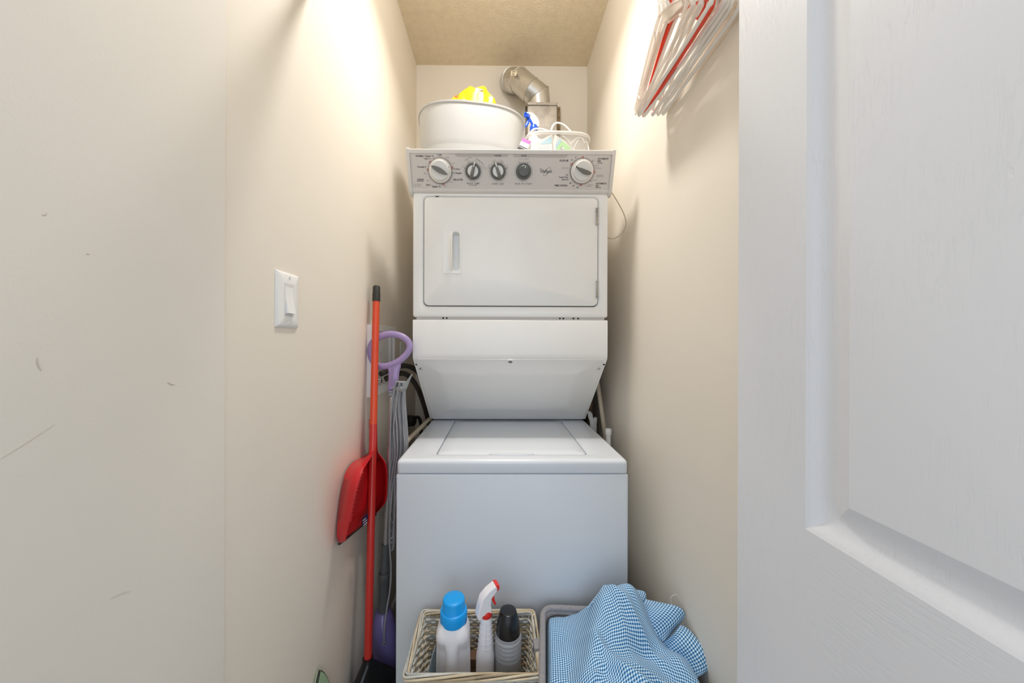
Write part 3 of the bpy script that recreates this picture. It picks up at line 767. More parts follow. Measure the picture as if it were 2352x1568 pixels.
# clear basket with pouches
CB = thing('clear_basket', 'small clear plastic basket on top of the dryer, right', 'basket', (.22, 1.39, ZTOP))
zc_ = P(1275, 300, Y=1.315).z
xa, xb2 = P(1205, 330, Y=1.39).x, P(1351, 330, Y=1.39).x
bm = NB(); cxx = (xa + xb2) / 2; hwx = (xb2 - xa) / 2
oval_bin(bm, cxx, 1.39, [(hwx - .03, .05, ZTOP), (hwx - .02, .06, ZTOP + .004), (hwx - .008, .07, zc_ - .05), (hwx - .004, .074, zc_ - .016)], R(2), 3.6, 56)
bmesh.ops.delete(bm, geom=[f for f in bm.faces if len(f.verts) > 10 and f.calc_center_median().z > zc_ - .03], context='FACES_ONLY')
obj('basket_body', bm, M_clear, CB, solid=.0012)
bm = NB(); pts = []
for k in range(56):
    a = 2 * PI * k / 56; c, s = math.cos(a), math.sin(a); x = (hwx - .001) * math.copysign(abs(c) ** (2 / 3.6), c); y = .077 * math.copysign(abs(s) ** (2 / 3.6), s)
    pts.append((cxx + x, 1.39 + y + x * .035, zc_ - .008))
tube(bm, pts, .0075, 8, closed=True, flat=.5, upv=(0, 0, 1)); obj('basket_rim', bm, clear('rim_plastic', 'CFCDCA', .6), CB)
for pp in ([(1217, 309, 1.44), (1223, 299, 1.44), (1233, 295.5, 1.44), (1248, 297, 1.44), (1262, 302, 1.44)], [(1266, 303, 1.44), (1268, 293, 1.44), (1275, 283.5, 1.44), (1285, 282.5, 1.44), (1297, 288, 1.44), (1311, 302, 1.44)]):
    bm = NB(); tube(bm, smooth_path([P(x, y, Y=Y) for x, y, Y in pp]), .0042, 8, flat=.6); obj('loop_handle', bm, M_wplas, CB)
for pp in ([(1290, 312, 1.36), (1303, 320, 1.36), (1311, 334, 1.36), (1313, 346, 1.36)], [(1311, 330, 1.42), (1325, 318, 1.42), (1336, 317, 1.42), (1343, 328, 1.42)], [(1316, 346, 1.36), (1324, 329, 1.36), (1330, 322, 1.36)], [(1346, 322, 1.34), (1350, 334, 1.34), (1353, 346, 1.335)]):
    bm = NB(); tube(bm, smooth_path([P(x, y, Y=Y) for x, y, Y in pp]), .0024, 8); obj('plastic_strap', bm, M_wplas, CB)
def pouch(name, label, outline, Y, regions):
    T = thing(name, label, 'pouch', P(sum(p[0] for p in outline) / len(outline), 345, Y=Y), None)
    T.location.z = ZTOP
    bm = NB(); c = sum((P(x, y, Y=Y) for x, y in outline), Vector()) / len(outline)
    f = [P(x, y, Y=Y) for x, y in outline]
    loft(bm, [f, [c + (p - c) * .7 + Vector((0, -.012, 0)) for p in f]], False, True); loft(bm, [[p + Vector((0, .0005, 0)) for p in f], [c + (p - c) * .7 + Vector((0, .012, 0)) for p in f]], False, True)
    obj('pouch_body', bm, M_pwhite, T)
    for nm, m_, pts in regions:
        bm = NB(); g = [P(x, y, Y=Y - .0128) for x, y in pts]; loft(bm, [g, [p - Vector((0, .0005, 0)) for p in g]]); obj(nm, bm, m_, T, smooth=False)
    return T
p1 = pouch('detergent_pouch', 'pouch with blue top and small print, left inside the clear basket', [(1228, 362), (1227, 330), (1240, 322), (1268, 309), (1271, 325), (1272, 362)], 1.375,
      [('blue_panel', M_pblue, [(1240, 331), (1252, 322), (1266, 313.5), (1267.5, 329)]), ('white_panel', M_card, [(1229, 344), (1240, 333), (1267.5, 330.5), (1268, 358), (1229, 358)])])
bm = NB()
for k in range(7):
    a, b = P(1238 - k * 1.4, 337.5 + k * 2.1, Y=1.3615), P(1264, 333.5 + k * 2.1, Y=1.3615); t = (b - a); n_ = Vector((-t.z, 0, t.x)).normalized() * .0007
    for j in range(7):
        u0, u1 = j / 7 + .02, j / 7 + .10 + .02 * ((j * 3 + k) % 3)
        bm.faces.new([bm.verts.new(x) for x in (a + t * u0 - n_, a + t * u1 - n_, a + t * u1 + n_, a + t * u0 + n_)])
stuffy(obj('small_print', bm, M_fold, p1, smooth=False, fix=False))
pouch('detergent_pouch', 'pouch with blue and green print, right inside the clear basket', [(1273, 362), (1271, 325), (1274, 309), (1283, 314), (1300, 326), (1313, 342), (1315, 362)], 1.355,
      [('blue_panel', M_pblue, [(1277, 329), (1285, 318.5), (1291, 323), (1280, 336), (1276, 345), (1276, 335)]), ('green_panel', M_pgreen, [(1280, 337), (1291, 323.5), (1304, 333), (1312, 344), (1312, 352), (1276, 352), (1276, 346)]), ('white_oval', M_card, [(1286, 346), (1288, 338), (1292, 336), (1296, 339), (1297, 346)])])
# carton tilted beside it
q = P(1204, 333, Y=1.335)
CT = thing('small_carton', 'tilted white carton with magenta top and black stripe, between tub and clear basket', 'box', (q.x, q.y + .02, ZTOP))
Mx = Matrix.Translation(q) @ Matrix.Rotation(R(27), 4, 'Y') @ Matrix.Rotation(R(-4), 4, 'Z')
def cbox(n_, m_, x0, x1, z0, z1, y0=-.0006, y1=.0): bm = NB(); box(bm, x0, x1, y0, y1, z0, z1, Mx); obj(n_, bm, m_, CT, smooth=False)
cbox('carton_body', M_card, -.018, .018, -.025, .024, 0, .05)
cbox('magenta_panel', M_purplecard, -.018, .018, .011, .024); cbox('black_stripe', M_blackcard, -.018, .018, -.011, -.0075); cbox('dark_panel', M_blackcard, -.018, .018, -.025, -.0135)
bm = NB(); put_text(bm, 'serum', lambda u, v: Mx @ Vector((-.006 + .016 * u, -.0009, .0025 + v * .016)), 1, 0); stuffy(obj('small_print', bm, M_fold, CT, smooth=False, fix=False))
# spray bottle with blue trigger
Yb = 1.53
q = P(1226, 300, Y=Yb)
SB = thing('spray_bottle', 'white spray bottle with blue trigger and nozzle, standing behind the clear basket', 'bottle', (q.x, Yb, ZTOP), None)
bm = NB(); lathe(bm, [(.036, ZTOP), (.039, ZTOP + .01), (.039, q.z - .09), (.03, q.z - .05), (.014, q.z - .025), (.0135, q.z + .005)], Matrix.Translation((q.x, Yb, 0)), 28); obj('bottle_body', bm, M_plastic, SB)
q2 = P(1226, 295, Y=Yb - .005); bm = NB(); lathe(bm, [(.0165, -.012), (.0172, -.01), (.0172, .006), (.0145, .012)], Matrix.Translation(q2), 24); obj('collar', bm, M_blue, SB)
bm = NB(); pts = [P(1213, 262, Y=Yb - .01), P(1221, 265, Y=Yb), P(1229, 273, Y=Yb), P(1234, 284, Y=Yb), P(1233, 293, Y=Yb)]
tube(bm, smooth_path(pts), [.008] * 4 + [.0095] * 21, 12, flat=1.2); 
tube(bm, [P(1219, 268, Y=Yb), P(1227, 290, Y=Yb)], .009, 12); obj('sprayer_head', bm, M_plastic, SB)
bm = NB(); c = P(1209.5, 264.5, Y=Yb - .02); fr = frame(c, (-.45, -.85, -.15)); lathe(bm, [(.009, -.02), (.0112, -.004), (.0112, .006), (.007, .008), (.004, .004)], fr, 20); obj('nozzle', bm, M_blue, SB)
bm = NB(); tube(bm, smooth_path([P(1214, 270, Y=Yb - .008), P(1213, 278, Y=Yb - .012), P(1210, 286, Y=Yb - .014), P(1206.5, 292.5, Y=Yb - .016)]), [.004, .0045, .005, .0055, .006, .006, .0065, .0065, .007, .007, .007, .0065, .0065, .006, .006, .005, .004, .003, .002], 10, flat=.7)
tube(bm, smooth_path([P(1214, 271, Y=Yb - .005), P(1219, 278, Y=Yb - .006), P(1222.5, 285, Y=Yb - .006)], 4), .0055, 8); obj('trigger', bm, M_blue, SB)

# ------------------------------------------------------------------ light switch
ya, yb2 = P(631, 690, X=XL).y, P(682, 690, X=XL).y
SW = thing('light_switch', 'white rocker light switch on the left wall', 'switch', (XL, (ya + yb2) / 2, 1.305))
ZS1, ZS0 = P(640, 621, X=XL).z, P(636, 750.5, X=XL).z
def sr(ins, x, r=.002, hw=None, hh=None, dz=0):
    return [(x, (ya + yb2) / 2 + u, (ZS0 + ZS1) / 2 + dz + v) for u, v in rrect(0, 0, (hw or (yb2 - ya) / 2) - ins, (hh or (ZS1 - ZS0) / 2) - ins, r)]
bm = NB(); loft(bm, [sr(0, XL), sr(0, XL + .002), sr(.002, XL + .0045), sr(.006, XL + .0065), sr(0, XL + .0065, .001, .0172, .034), sr(0, XL + .003, .001, .0172, .034)]); PL = obj('wall_plate', bm, M_plastic, SW, angle=30)
bm = NB(); loft(bm, [sr(0, XL + .002, .001, .0165, .0332), sr(0, XL + .0068, .001, .0165, .0332), sr(0, XL + .0068, .001, .0138, .0302), sr(0, XL + .004, .001, .0138, .0302)]); obj('switch_frame', bm, M_plastic, SW, angle=30)
bm = NB(); yc_ = (ya + yb2) / 2; zc2 = (ZS0 + ZS1) / 2
pr_ = [(XL + .003, zc2 - .0295), (XL + .0135, zc2 - .0290), (XL + .0075, zc2 + .004), (XL + .0068, zc2 + .0295), (XL + .003, zc2 + .0295)]
loft(bm, [[(x, yy, z) for x, z in pr_] for yy in (yc_ - .0132, yc_ + .0132)]); obj('rocker', bm, M_plastic, SW, bevel=.0006)
for dz in (-.0485, .0485):
    bm = NB(); lathe(bm, [(.0032, -.001), (.0032, .0006), (.001, .0012)], frame((XL + .0065, yc_, zc2 + dz), (1, 0, 0)), 14); obj('screw', bm, M_plastic, SW)
    bm = NB(); box(bm, XL + .0074, XL + .0078, yc_ - .0004, yc_ + .0004, zc2 + dz - .0026, zc2 + dz + .0026); obj('screw_slot', bm, M_fold, SW, smooth=False)

# ------------------------------------------------------------------ washer outlet box, outlet, hoses on left wall
oy0, oy1 = 1.19, P(909.5, 800, X=XL + .018).y
oz0, oz1 = P(868, 908, X=XL + .018).z, P(900, 750, X=XL + .018).z
OB = thing('outlet_box', 'white recessed washer supply box on left wall beside the dryer', 'utility box', (XL, (oy0 + oy1) / 2, (oz0 + oz1) / 2))
def ob(ins, x, bot=0, r=.006):
    zc3 = (oz0 + oz1 + bot) / 2
    return [(x, (oy0 + oy1) / 2 + u, zc3 + v) for u, v in rrect(0, 0, (oy1 - oy0) / 2 - ins, (oz1 - oz0 - bot) / 2 - ins, r)]
bm = NB(); loft(bm, [ob(0, XL), ob(0, XL + .016), ob(.002, XL + .018), ob(.022, XL + .018, .012), ob(.023, XL + .004, .012)]); obj('box_frame', bm, M_plastic, OB, angle=30)
bm = NB(); ym_ = P(893, 830, X=XL + .005).y; box(bm, XL + .0045, XL + .012, ym_, oy1 - .023, oz0 + .035, oz1 - .023); obj('inner_panel', bm, M_plastic, OB, bevel=.001)
bm = NB()
for k, s in enumerate(('HOT', 'COLD')):
    put_text(bm, s, lambda u, v: Vector((XL + .0052, P(871.5, 806 + 14 * k, X=XL).y + .02 * v, oz0 + .14 - .05 * k + .02 * u)))
stuffy(obj('embossed_text', bm, M_fold, OB, smooth=False, fix=False))
for k, zz in enumerate((1.075, 1.10)):
    bm = NB(); yv = oy0 + .06 + k * .05; lathe(bm, [(.011, 0), (.011, .012), (.007, .014), (.007, .026)], frame((XL + .004, yv, zz), (1, 0, 0)), 14); obj('valve', bm, M_chrome, OB)
for i, pp in enumerate(([(-.435, 1.255, 1.10), (-.41, 1.30, 1.112), (-.385, 1.40, 1.12), (-.352, 1.47, 1.09), (-.335, 1.56, 1.01), (-.33, 1.70, .86), (-.33, 1.80, .70)],
                        [(-.435, 1.305, 1.075), (-.41, 1.33, 1.088), (-.39, 1.38, 1.09), (-.37, 1.42, 1.07), (-.345, 1.48, 1.0), (-.332, 1.60, .85), (-.332, 1.70, .70)])):
    bm = NB(); tube(bm, smooth_path(pp, 8), .0105, 12); tag(obj('water_hose', bm, M_hose), ('upper' if i == 0 else 'lower') + ' black rubber hose curving from the wall box behind the dryer', 'hose')
oy_a, oy_b = P(918, 820, X=XL).y, P(932, 820, X=XL).y
WO = thing('wall_outlet', 'cream outlet plate on left wall behind the lilac handle', 'outlet', (XL, (oy_a + oy_b) / 2, 1.15))
bm = NB(); box(bm, XL, XL + .005, oy_a, oy_b, 1.10, 1.215); obj('plate', bm, M_plastic, WO, bevel=.002)
for dz in (-.022, .022):
    bm = NB(); box(bm, XL + .004, XL + .0065, (oy_a + oy_b) / 2 - .016, (oy_a + oy_b) / 2 + .016, 1.1575 + dz - .014, 1.1575 + dz + .014); obj('socket', bm, M_plastic, WO, bevel=.001)
q = P(943, 966, X=XL + .02)
DP = thing('power_plug', 'black dryer plug in the left wall with cord hanging down', 'plug', q)
bm = NB(); lathe(bm, [(.026, -.02), (.028, 0), (.026, .018), (.018, .024)], frame(q, (1, -.2, 0)), 24); obj('plug_head', bm, M_rubber, DP)
bm = NB(); tube(bm, smooth_path([q + Vector((.012, 0, .01)), q + Vector((.035, .02, .012)), q + Vector((.045, .03, -.03)), q + Vector((.045, .03, -.12)), q + Vector((.05, .02, -.35))]), .008, 10); obj('plug_cord', bm, M_rubber, DP)
bm = NB(); tube(bm, [P(931, 1016, Y=1.21), P(958, 990, Y=1.36), P(986, 962, Y=1.54)], .009, 12); tube(bm, [P(929, 1019, Y=1.20), P(933, 1013, Y=1.225)], .0115, 12)
tag(obj('drain_hose', bm, M_beige), 'beige drain pipe lying along the left edge of the washer top', 'pipe')

# ------------------------------------------------------------------ things behind the right side of the machine
bm = NB(); tube(bm, [P(1371, 868, Y=1.50), P(1395, 1030, Y=1.42), P(1395, 1030, Y=1.42) + Vector((.01, -.05, -.60))], .0095, 12); tag(obj('leaning_pole', bm, M_beige), 'long beige pole leaning behind the right side of the washer', 'pole')
def cap_pole(px, py, Y, r_, cap, label, rng=None):
    q = P(px, py, Y=Y); T = thing('plastic_pole', label, 'pole', (q.x, q.y, 0))
    bm = NB(); lathe(bm, [(r_ * .82, .0), (r_ * .82, q.z - cap)], Matrix.Translation((q.x, q.y, 0)), 16); obj('pole_shaft', bm, M_plastic, T)
    bm = NB(); lathe(bm, [(r_ * .9, q.z - cap - .006), (r_ * 1.02, q.z - cap), (r_ * 1.08, q.z - .004), (r_ * .95, q.z)], Matrix.Translation((q.x, q.y, 0)), 18); obj('pole_cap', bm, M_plastic, T)
cap_pole(1397.5, 984, 1.34, .0112, .02, 'white capped plastic pole standing right of the washer top, nearest')
cap_pole(1367, 958, 1.56, .0085, .02, 'thin pale capped pole at the back right of the washer')
bm = NB(); rings = []
for t, (px, wd) in enumerate(((1349, .010), (1352, .013), (1353, .013), (1356, .012), (1357, .013), (1359, .013))):
    q = P(px + 3, (944, 950, 958, 966, 975, 992)[t], Y=1.555); rings.append([q + Vector((wd * a, .006 * b, 0)) for a, b in ((-.8, -1), (.8, -1), (.8, 1), (-.8, 1))])
q = rings[-1][0]; rings.append([Vector((p[0], p[1], .02)) for p in rings[-1]])
loft(bm, rings); tag(obj('rack_leg', bm, M_plastic, bevel=.002), 'flat white notched leg behind the back right corner of the washer lid', 'rack leg')
bm = NB(); box(bm, .415, .44, 1.60, 1.82, 0, 1.35); tag(obj('brown_fill', bm, M_brown, bevel=.002), 'dark brown board added for the shade behind the right side of the machine', 'board')  # added board; its dark brown stands in for shade in the gap
bm = NB(); tube(bm, smooth_path([P(x, y, Y=Y) for x, y, Y in ((1392, 428, 1.27), (1404, 441, 1.265), (1420, 466, 1.26), (1434, 494, 1.255), (1437.5, 515, 1.25), (1430, 534, 1.25), (1416, 545, 1.25), (1404, 548, 1.255), (1390, 544, 1.27))], 8), .0019, 8)
tag(obj('thin_wire', bm, M_beige), 'thin pale wire looping beside the right side of the dryer', 'wire')

# ------------------------------------------------------------------ broom and dustpan
T0, T1 = P(865, 657, Y=1.20), P(845, 1518, Y=1.045)
ax = (T1 - T0).normalized()
BR = thing('broom', 'long orange red broom handle leaning on left wall with black head', 'broom', (T1.x, T1.y, 0))
bm = NB(); n_ = 14
tube(bm, [T0.lerp(T1, .02 + .40 * k / n_) for k in range(n_ + 1)], .0116, 16); obj('upper_handle', bm, M_orange, BR)
bm = NB(); tube(bm, [T0.lerp(T1, .40 + .60 * k / n_) for k in range(n_ + 1)], .0121, 16); obj('lower_handle', bm, M_redpole, BR)
bm = NB(); fr = frame(T0, ax); lathe(bm, [(.009, -.001), (.0122, .003), (.0122, .022), (.0128, .024), (.0132, .054), (.0120, .055)], fr, 20); obj('end_cap', bm, M_rubber, BR)
bd = Vector((.42, .91, 0)).normalized(); bs = Vector((-bd.y, bd.x, 0))
zt = T1.z + .012
bc = Vector((T1.x, T1.y, 0)) + Vector((ax.x, ax.y, 0)) * .08
def bring(z, hw, hd, cx=None): 
    c = cx or Vector((T1.x, T1.y, 0)); return [Vector((c.x, c.y, z)) + bd * x + bs * y for x, y in rrect(0, 0, hw, hd, min(hw, hd) * .98, 4)]
bm = NB(); loft(bm, [bring(zt, .0152, .0152), bring(zt - .015, .0165, .016), bring(zt - .06, .06, .019, bc.lerp(T1, .5) * 1), bring(zt - .12, .115, .02, bc), bring(zt - .13, .118, .02, bc)]); obj('broom_head', bm, M_black, BR, angle=50)
bm = NB(); random.seed(3)
for i in range(26):
    for j in range(4):
        u = -.112 + .224 * i / 25; v = -.012 + .024 * j / 3; p = Vector((bc.x, bc.y, zt - .128)) + bd * u + bs * v
        e = Vector((p.x, p.y, .003)) + bd * (u * .14 + random.uniform(-.004, .004)) + bs * (v * .5)
        tube(bm, [p, p.lerp(e, .5), e], [.0038, .0042, .0046], 5)
o = obj('bristles', bm, M_rubber, BR); o['kind'] = 'stuff'
nb = [(778, 1248), (773, 1228), (776, 1180), (784, 1120), (794, 1083), (811, 1060), (834, 1049), (847.5, 1035), (848.5, 1000), (848, 962)]
nr = [(793, 1242), (801, 1205), (807, 1180), (820, 1120), (832, 1082), (843, 1064), (854, 1046), (858, 1030), (859, 1000), (858, 961)]
fb = [(862, 1180), (869, 1171), (878, 1152), (882, 1118), (882, 1088), (879, 1067), (871, 1050), (864.5, 1036), (864, 1000), (863, 964)]
frm = [(864, 1178), (873, 1168), (886, 1150), (889, 1115), (889, 1085), (885, 1062), (874, 1046), (867, 1034), (866, 1000), (865, 962)]
DPN = thing('dustpan', 'red plastic dustpan with comb edge clipped behind the orange broom handle', 'dustpan', P(830, 1248, Y=1.05))
rows = []
for i in range(len(nb)):
    hnd = i >= 6
    a = P(*nb[i], X=XL + .006) if not hnd else P(*nb[i], Y=1.165)
    b = P(*nr[i], Y=(.935, .93, .925, .93, .96, 1.0, 1.07, 1.125, 1.13, 1.14)[i])
    d = P(*fb[i], Y=(1.19, 1.20, 1.205, 1.205, 1.205, 1.20, 1.195, 1.185, 1.18, 1.18)[i])
    e = P(*frm[i], Y=(1.17, 1.165, 1.155, 1.15, 1.15, 1.15, 1.155, 1.155, 1.15, 1.15)[i])
    if i < 6: a.x = XL + .008
    rows.append([b, b.lerp(a, .5), a, a.lerp(d, .33), a.lerp(d, .66), d, d.lerp(e, .5), e])
dense = []
cols = [smooth_path([r_[c_] for r_ in rows], 5) for c_ in range(8)]
dense = [list(r_) for r_ in zip(*cols)]
bm = NB(); loft(bm, dense, False, False, closed=False); obj('pan_body', bm, M_redpan, DPN, solid=.0022, soff=0, angle=60)
bm = NB()  # comb teeth on the near edge
b0s = [P(x, y, Y=.928) for x, y in ((803, 1198), (807, 1180), (820, 1120), (831, 1086))]
for k in range(20):
    t = k / 19 * 3; i = min(2, int(t)); q = b0s[i].lerp(b0s[i + 1], t - i); t2 = (b0s[i + 1] - b0s[i]).normalized()
    nn = Vector((.9, .25, 0)); z = .0022
    loft(bm, [[q - t2 * z, q + t2 * z * 1.2, q + t2 * .5 * z + nn * .0052], [p + Vector((-.0006, .002, 0)) for p in (q - t2 * z, q + t2 * z * 1.2, q + t2 * .5 * z + nn * .0052)]])
o = stuffy(obj('comb_teeth', bm, M_redpan, DPN)); 
bm = NB(); a, b = P(779, 1249, X=XL + .009), P(863, 1181, Y=1.20); tube(bm, [a, a.lerp(b, .5), b], .0032, 8, flat=1.3); obj('rubber_lip', bm, M_rubber, DPN)
bm = NB(); q = P(839, 1188, Y=1.085); 
loft(bm, [[P(x, y, Y=Y) + Vector((0, dy, 0)) for x, y, Y in ((832, 1190, 1.055), (845, 1178, 1.08), (845, 1196, 1.08), (832, 1208, 1.055))] for dy in (0, -.001)]); ST = obj('sticker', bm, mat('navy_sticker', '2A2450', rough=.4), DPN, smooth=False)
bm = NB()
for k in range(3):
    loft(bm, [[P(x + k * .6, y + k * 5.5, Y=Y) + Vector((0, dy, 0)) for x, y, Y in ((834, 1194, 1.057), (843, 1186, 1.077), (843, 1188, 1.077), (834, 1196, 1.057))] for dy in (-.0012, -.0016)])
stuffy(obj('sticker_print', bm, M_card, ST, smooth=False))

# ------------------------------------------------------------------ steam mop (lilac handle, coiled cord)
Ym = 1.19
q = P(882, 1450, Y=Ym)
SM = thing('floor_mop', 'purple electric floor mop with looped lilac handle and coiled grey cord', 'mop', (q.x, q.y, 0))
lp = [(854, 822), (851, 804), (856, 787), (870, 774), (893, 767), (917, 770), (935, 781), (941, 797), (933, 814), (917, 828), (897, 838), (876, 841), (862, 835)]
bm = NB(); tube(bm, closed_path([P(x, y, Y=Ym) for x, y in lp], 5), .0092, 12, closed=True, flat=1.25, upv=(0, 1, 0))
obj('loop_handle', bm, M_lilac, SM)
bm = NB(); rings = []
for (px, py, wd, dp) in ((903, 835, .026, .006), (905, 843, .022, .009), (905, 852, .0178, .012), (904, 870, .0165, .013), (902, 890, .0150, .013), (901, 898, .0142, .013)):
    wd *= 1.05; c = P(px, py, Y=Ym + .002); rings.append([c + Vector((x, y, 0)) for x, y in rrect(0, 0, wd, dp, dp * .9, 5)])
loft(bm, rings); obj('handle_stem', bm, M_lilac, SM)
bm = NB()
for k, (s, xx) in enumerate((('PUSH DOWN AND TURN THE HOOK TO RELEASE THE CORD', 898), ('UNPLUG AFTER USE AND EMPTY THE TANK WHEN COOL', 901.5), ('TURN HOOK BEFORE USE', 905))):
    a, b = P(xx, 887, Y=Ym - .0125), P(xx + 1.5, 842 + 28 * (k > 1), Y=Ym - .0125); t = b - a; nn = Vector((-t.z, 0, t.x)).normalized()
    put_text(bm, s, lambda u, v: a + t * u + nn * (v * t.length))
arc = [P(898 + 3 * math.sin(R(a_)), 889 - 3 * math.cos(R(a_)) + 4, Y=Ym - .0128) for a_ in range(90, 280, 20)]
tube(bm, arc, .0009, 5)
stuffy(obj('printed_text', bm, M_ink, SM, smooth=False, fix=False))
bm = NB(); c0_, c1_ = P(900, 897, Y=Ym), P(900, 910, Y=Ym); lathe(bm, [(.0135, 0), (.0145, .004), (.0128, .006), (.0150, .008), (.0150, (c1_ - c0_).length - .003), (.012, (c1_ - c0_).length)], frame(c0_, c1_ - c0_), 20); obj('collar', bm, M_greyp, SM)
pA, pB, pC, pD = P(900, 908, Y=Ym), P(886, 1249, Y=Ym), P(882, 1322, Y=Ym), P(881, 1402, Y=Ym)
bm = NB(); tube(bm, [pA, pB], .0088, 16); obj('upper_pole', bm, M_pole, SM)
bm = NB(); L1 = (pC - pB).length; lathe(bm, [(.013, 0), (.0135, .004), (.0115, .006), (.0138, L1 - .002), (.0135, L1)], frame(pB, pC - pB), 20); obj('lower_pole', bm, M_dgreyp, SM)
bm = NB(); L2 = (pD - pC).length; lathe(bm, [(.0172, -.012), (.018, -.008), (.0178, .012), (.0158, .015), (.0165, L2)], frame(pC, pD - pC), 20); obj('joint_collar', bm, M_dgreyp, SM)
# body
bm = NB(); rings = []
for (px, py, rx, ry) in ((881, 1396, .016, .016), (880, 1402, .026, .028), (881, 1420, .034, .04), (883, 1450, .040, .048), (885, 1490, .043, .052), (887, 1530, .042, .052), (888, 1560, .040, .05)):
    c = P(px, py, Y=Ym + .01); rings.append([c + Vector((rx * math.cos(a), ry * math.sin(a), 0)) for a in [2 * PI * k / 28 for k in range(28)]])
c = rings[-1]; rings.append([Vector((p.x, p.y, .06)) for p in c]); loft(bm, rings); MBD = obj('motor_body', bm, M_purple, SM)
bm = NB(); lathe(bm, [(1, 0), (1.02, .012), (.9, .045), (.4, .055)], Matrix.Translation((q.x, q.y + .03, .004)) @ Matrix.Diagonal((.055, .15, 1, 1)), 28); obj('mop_head', bm, M_purple, SM)
bm = NB(); c = P(883, 1478, Y=Ym - .038); tube(bm, closed_path([c + Vector((.0065 * math.cos(a), 0, .0065 * math.sin(a))) for a in [2 * PI * k / 10 for k in range(10)]], 2), .0013, 6, closed=True); obj('cord_ring', bm, M_pole, SM)
bm = NB(); hk = P(922, 893, Y=Ym - .015)
lathe(bm, [(.012, -.03), (.0125, -.002), (.0115, .010), (.004, .012)], frame(hk, (.9, -.4, .0)), 16)
tube(bm, smooth_path([P(926, 893, Y=Ym - .02), P(931, 887, Y=Ym - .02), P(937, 876, Y=Ym - .02), P(946.5, 859, Y=Ym - .02)], 4), [.0095, .0095, .009, .0085, .008, .0075, .007, .006, .005, .0042, .0035, .0028, .002], 10, flat=.6)
obj('cord_hook', bm, M_greyp, SM)
# coiled cord: separate loops hung on the hook
random.seed(5)
loops = [(895, 912, 1235), (897, 918, 1262), (900, 921, 1220), (903, 925, 1258), (899, 928, 1180), (906, 929, 1245), (902, 932, 1120), (909, 934, 1200), (905, 926, 1262), (896, 915, 1150)]
for i, (xl, xr, yb) in enumerate(loops):
    Yl = Ym - .022 + .0052 * (i % 5); xt = 908 + i * 1.6
    pts = [(xt, 884), (xt + 5, 876 + (i % 3)), (xt + 10, 884), (xr - 3, 930), (xr + 2 * math.sin(i), 990), (xr + 1, 1040), (xr - 6 - (i % 4), 1090), (906 + i % 3, 1150 if yb > 1190 else yb - 25), (903 + i % 4, yb - 15), (900 + i % 3, yb), (895 + i % 4, yb - 12), (894 + i % 3, min(1130, yb - 30)), (xl + 1, 1040), (xl + 2 * math.cos(i * 2), 980), (xl + 5, 925)]
    bm = NB(); tube(bm, closed_path([P(x, y, Y=Yl + .002 * math.sin(k + i)) for k, (x, y) in enumerate(pts)], 4), .0028, 6, closed=True); obj('cord_loop', bm, M_gcord, SM)
bm = NB(); tube(bm, smooth_path([P(x, y, Y=Y) for x, y, Y in ((903, 1100, Ym - .012), (897, 1170, Ym - .03), (894, 1240, Ym - .03), (898, 1300, Ym - .03), (896, 1350, Ym - .04), (888, 1400, Ym - .052), (883, 1440, Ym - .055), (882, 1476, Ym - .045))]), .0028, 8); obj('cord_tail', bm, M_gcord, SM)

# ------------------------------------------------------------------ green hoop at lower left
bm = NB(); tipp = P(743, 1541, X=XL + .02)
pts = []
for k in range(13):
    t = k / 12; pts.append((tipp.y - .0155 * 0 - .12 * math.sin(t * PI / 2) ** 1.0 * t ** .25, tipp.z - .30 * (1 - math.cos(t * PI / 2)) - .10 * t))
pts2 = []
for k in range(1, 13):
    t = k / 12; pts2.append((tipp.y + .10 * math.sin(t * PI / 2) * t ** .2, tipp.z - .30 * (1 - math.cos(t * PI / 2)) - .09 * t))
pts = [(y, max(.002, z)) for y, z in pts]; pts2 = [(y, max(.002, z)) for y, z in pts2]
GH = thing('green_fabric_board', 'pale green pointed panel with dark rim leaning at the bottom of the left wall', 'panel', (XL + .02, tipp.y, 0))
loop = [Vector((XL + .004 + (tipp.z - z) * .02, y, z)) for y, z in pts[::-1] + pts2]
loft(bm, [loop, [p + Vector((.010, 0, 0)) for p in loop]]); obj('panel_fabric', bm, M_green, GH, angle=30)
bm = NB(); tube(bm, [p + Vector((.006, 0, 0)) for p in loop], .0035, 8); obj('dark_rim', bm, M_rubber, GH)

# ------------------------------------------------------------------ wicker basket and its bottles
BT = .434
BX0, BX1 = P(976, 1400, Y=1.0).x, P(1227, 1400, Y=1.0).x
ca, cb_ = P(976, 1402, Y=.985), P(1226, 1402, Y=.985)
cc_, cd_ = P(1241, 1552, Y=.80), P(925, 1552, Y=.80)
BT = (ca.z + cc_.z) / 2
BCX = (ca.x + cb_.x + cc_.x + cd_.x) / 4; BCY = (.985 + .80) / 2
BW, BD = (cb_.x - ca.x) / 2, .0935
BH = .19; BB = BT - BH
BK = thing('wicker_basket', 'rectangular whitewashed wicker basket holding bottles, in front of the washer', 'basket', (BCX, BCY, BB))
def bperim(hw, hd, r=.012, n=3, dens=.009):
    base = rrect(0, 0, hw, hd, r, n); out = []
    for i in range(len(base)):
        a, b = Vector(base[i]), Vector(base[(i + 1) % len(base)]); m_ = max(1, int((b - a).length / dens))
        for s in range(m_): out.append(a.lerp(b, s / m_))
    return out
random.seed(11)
rows_n = 24
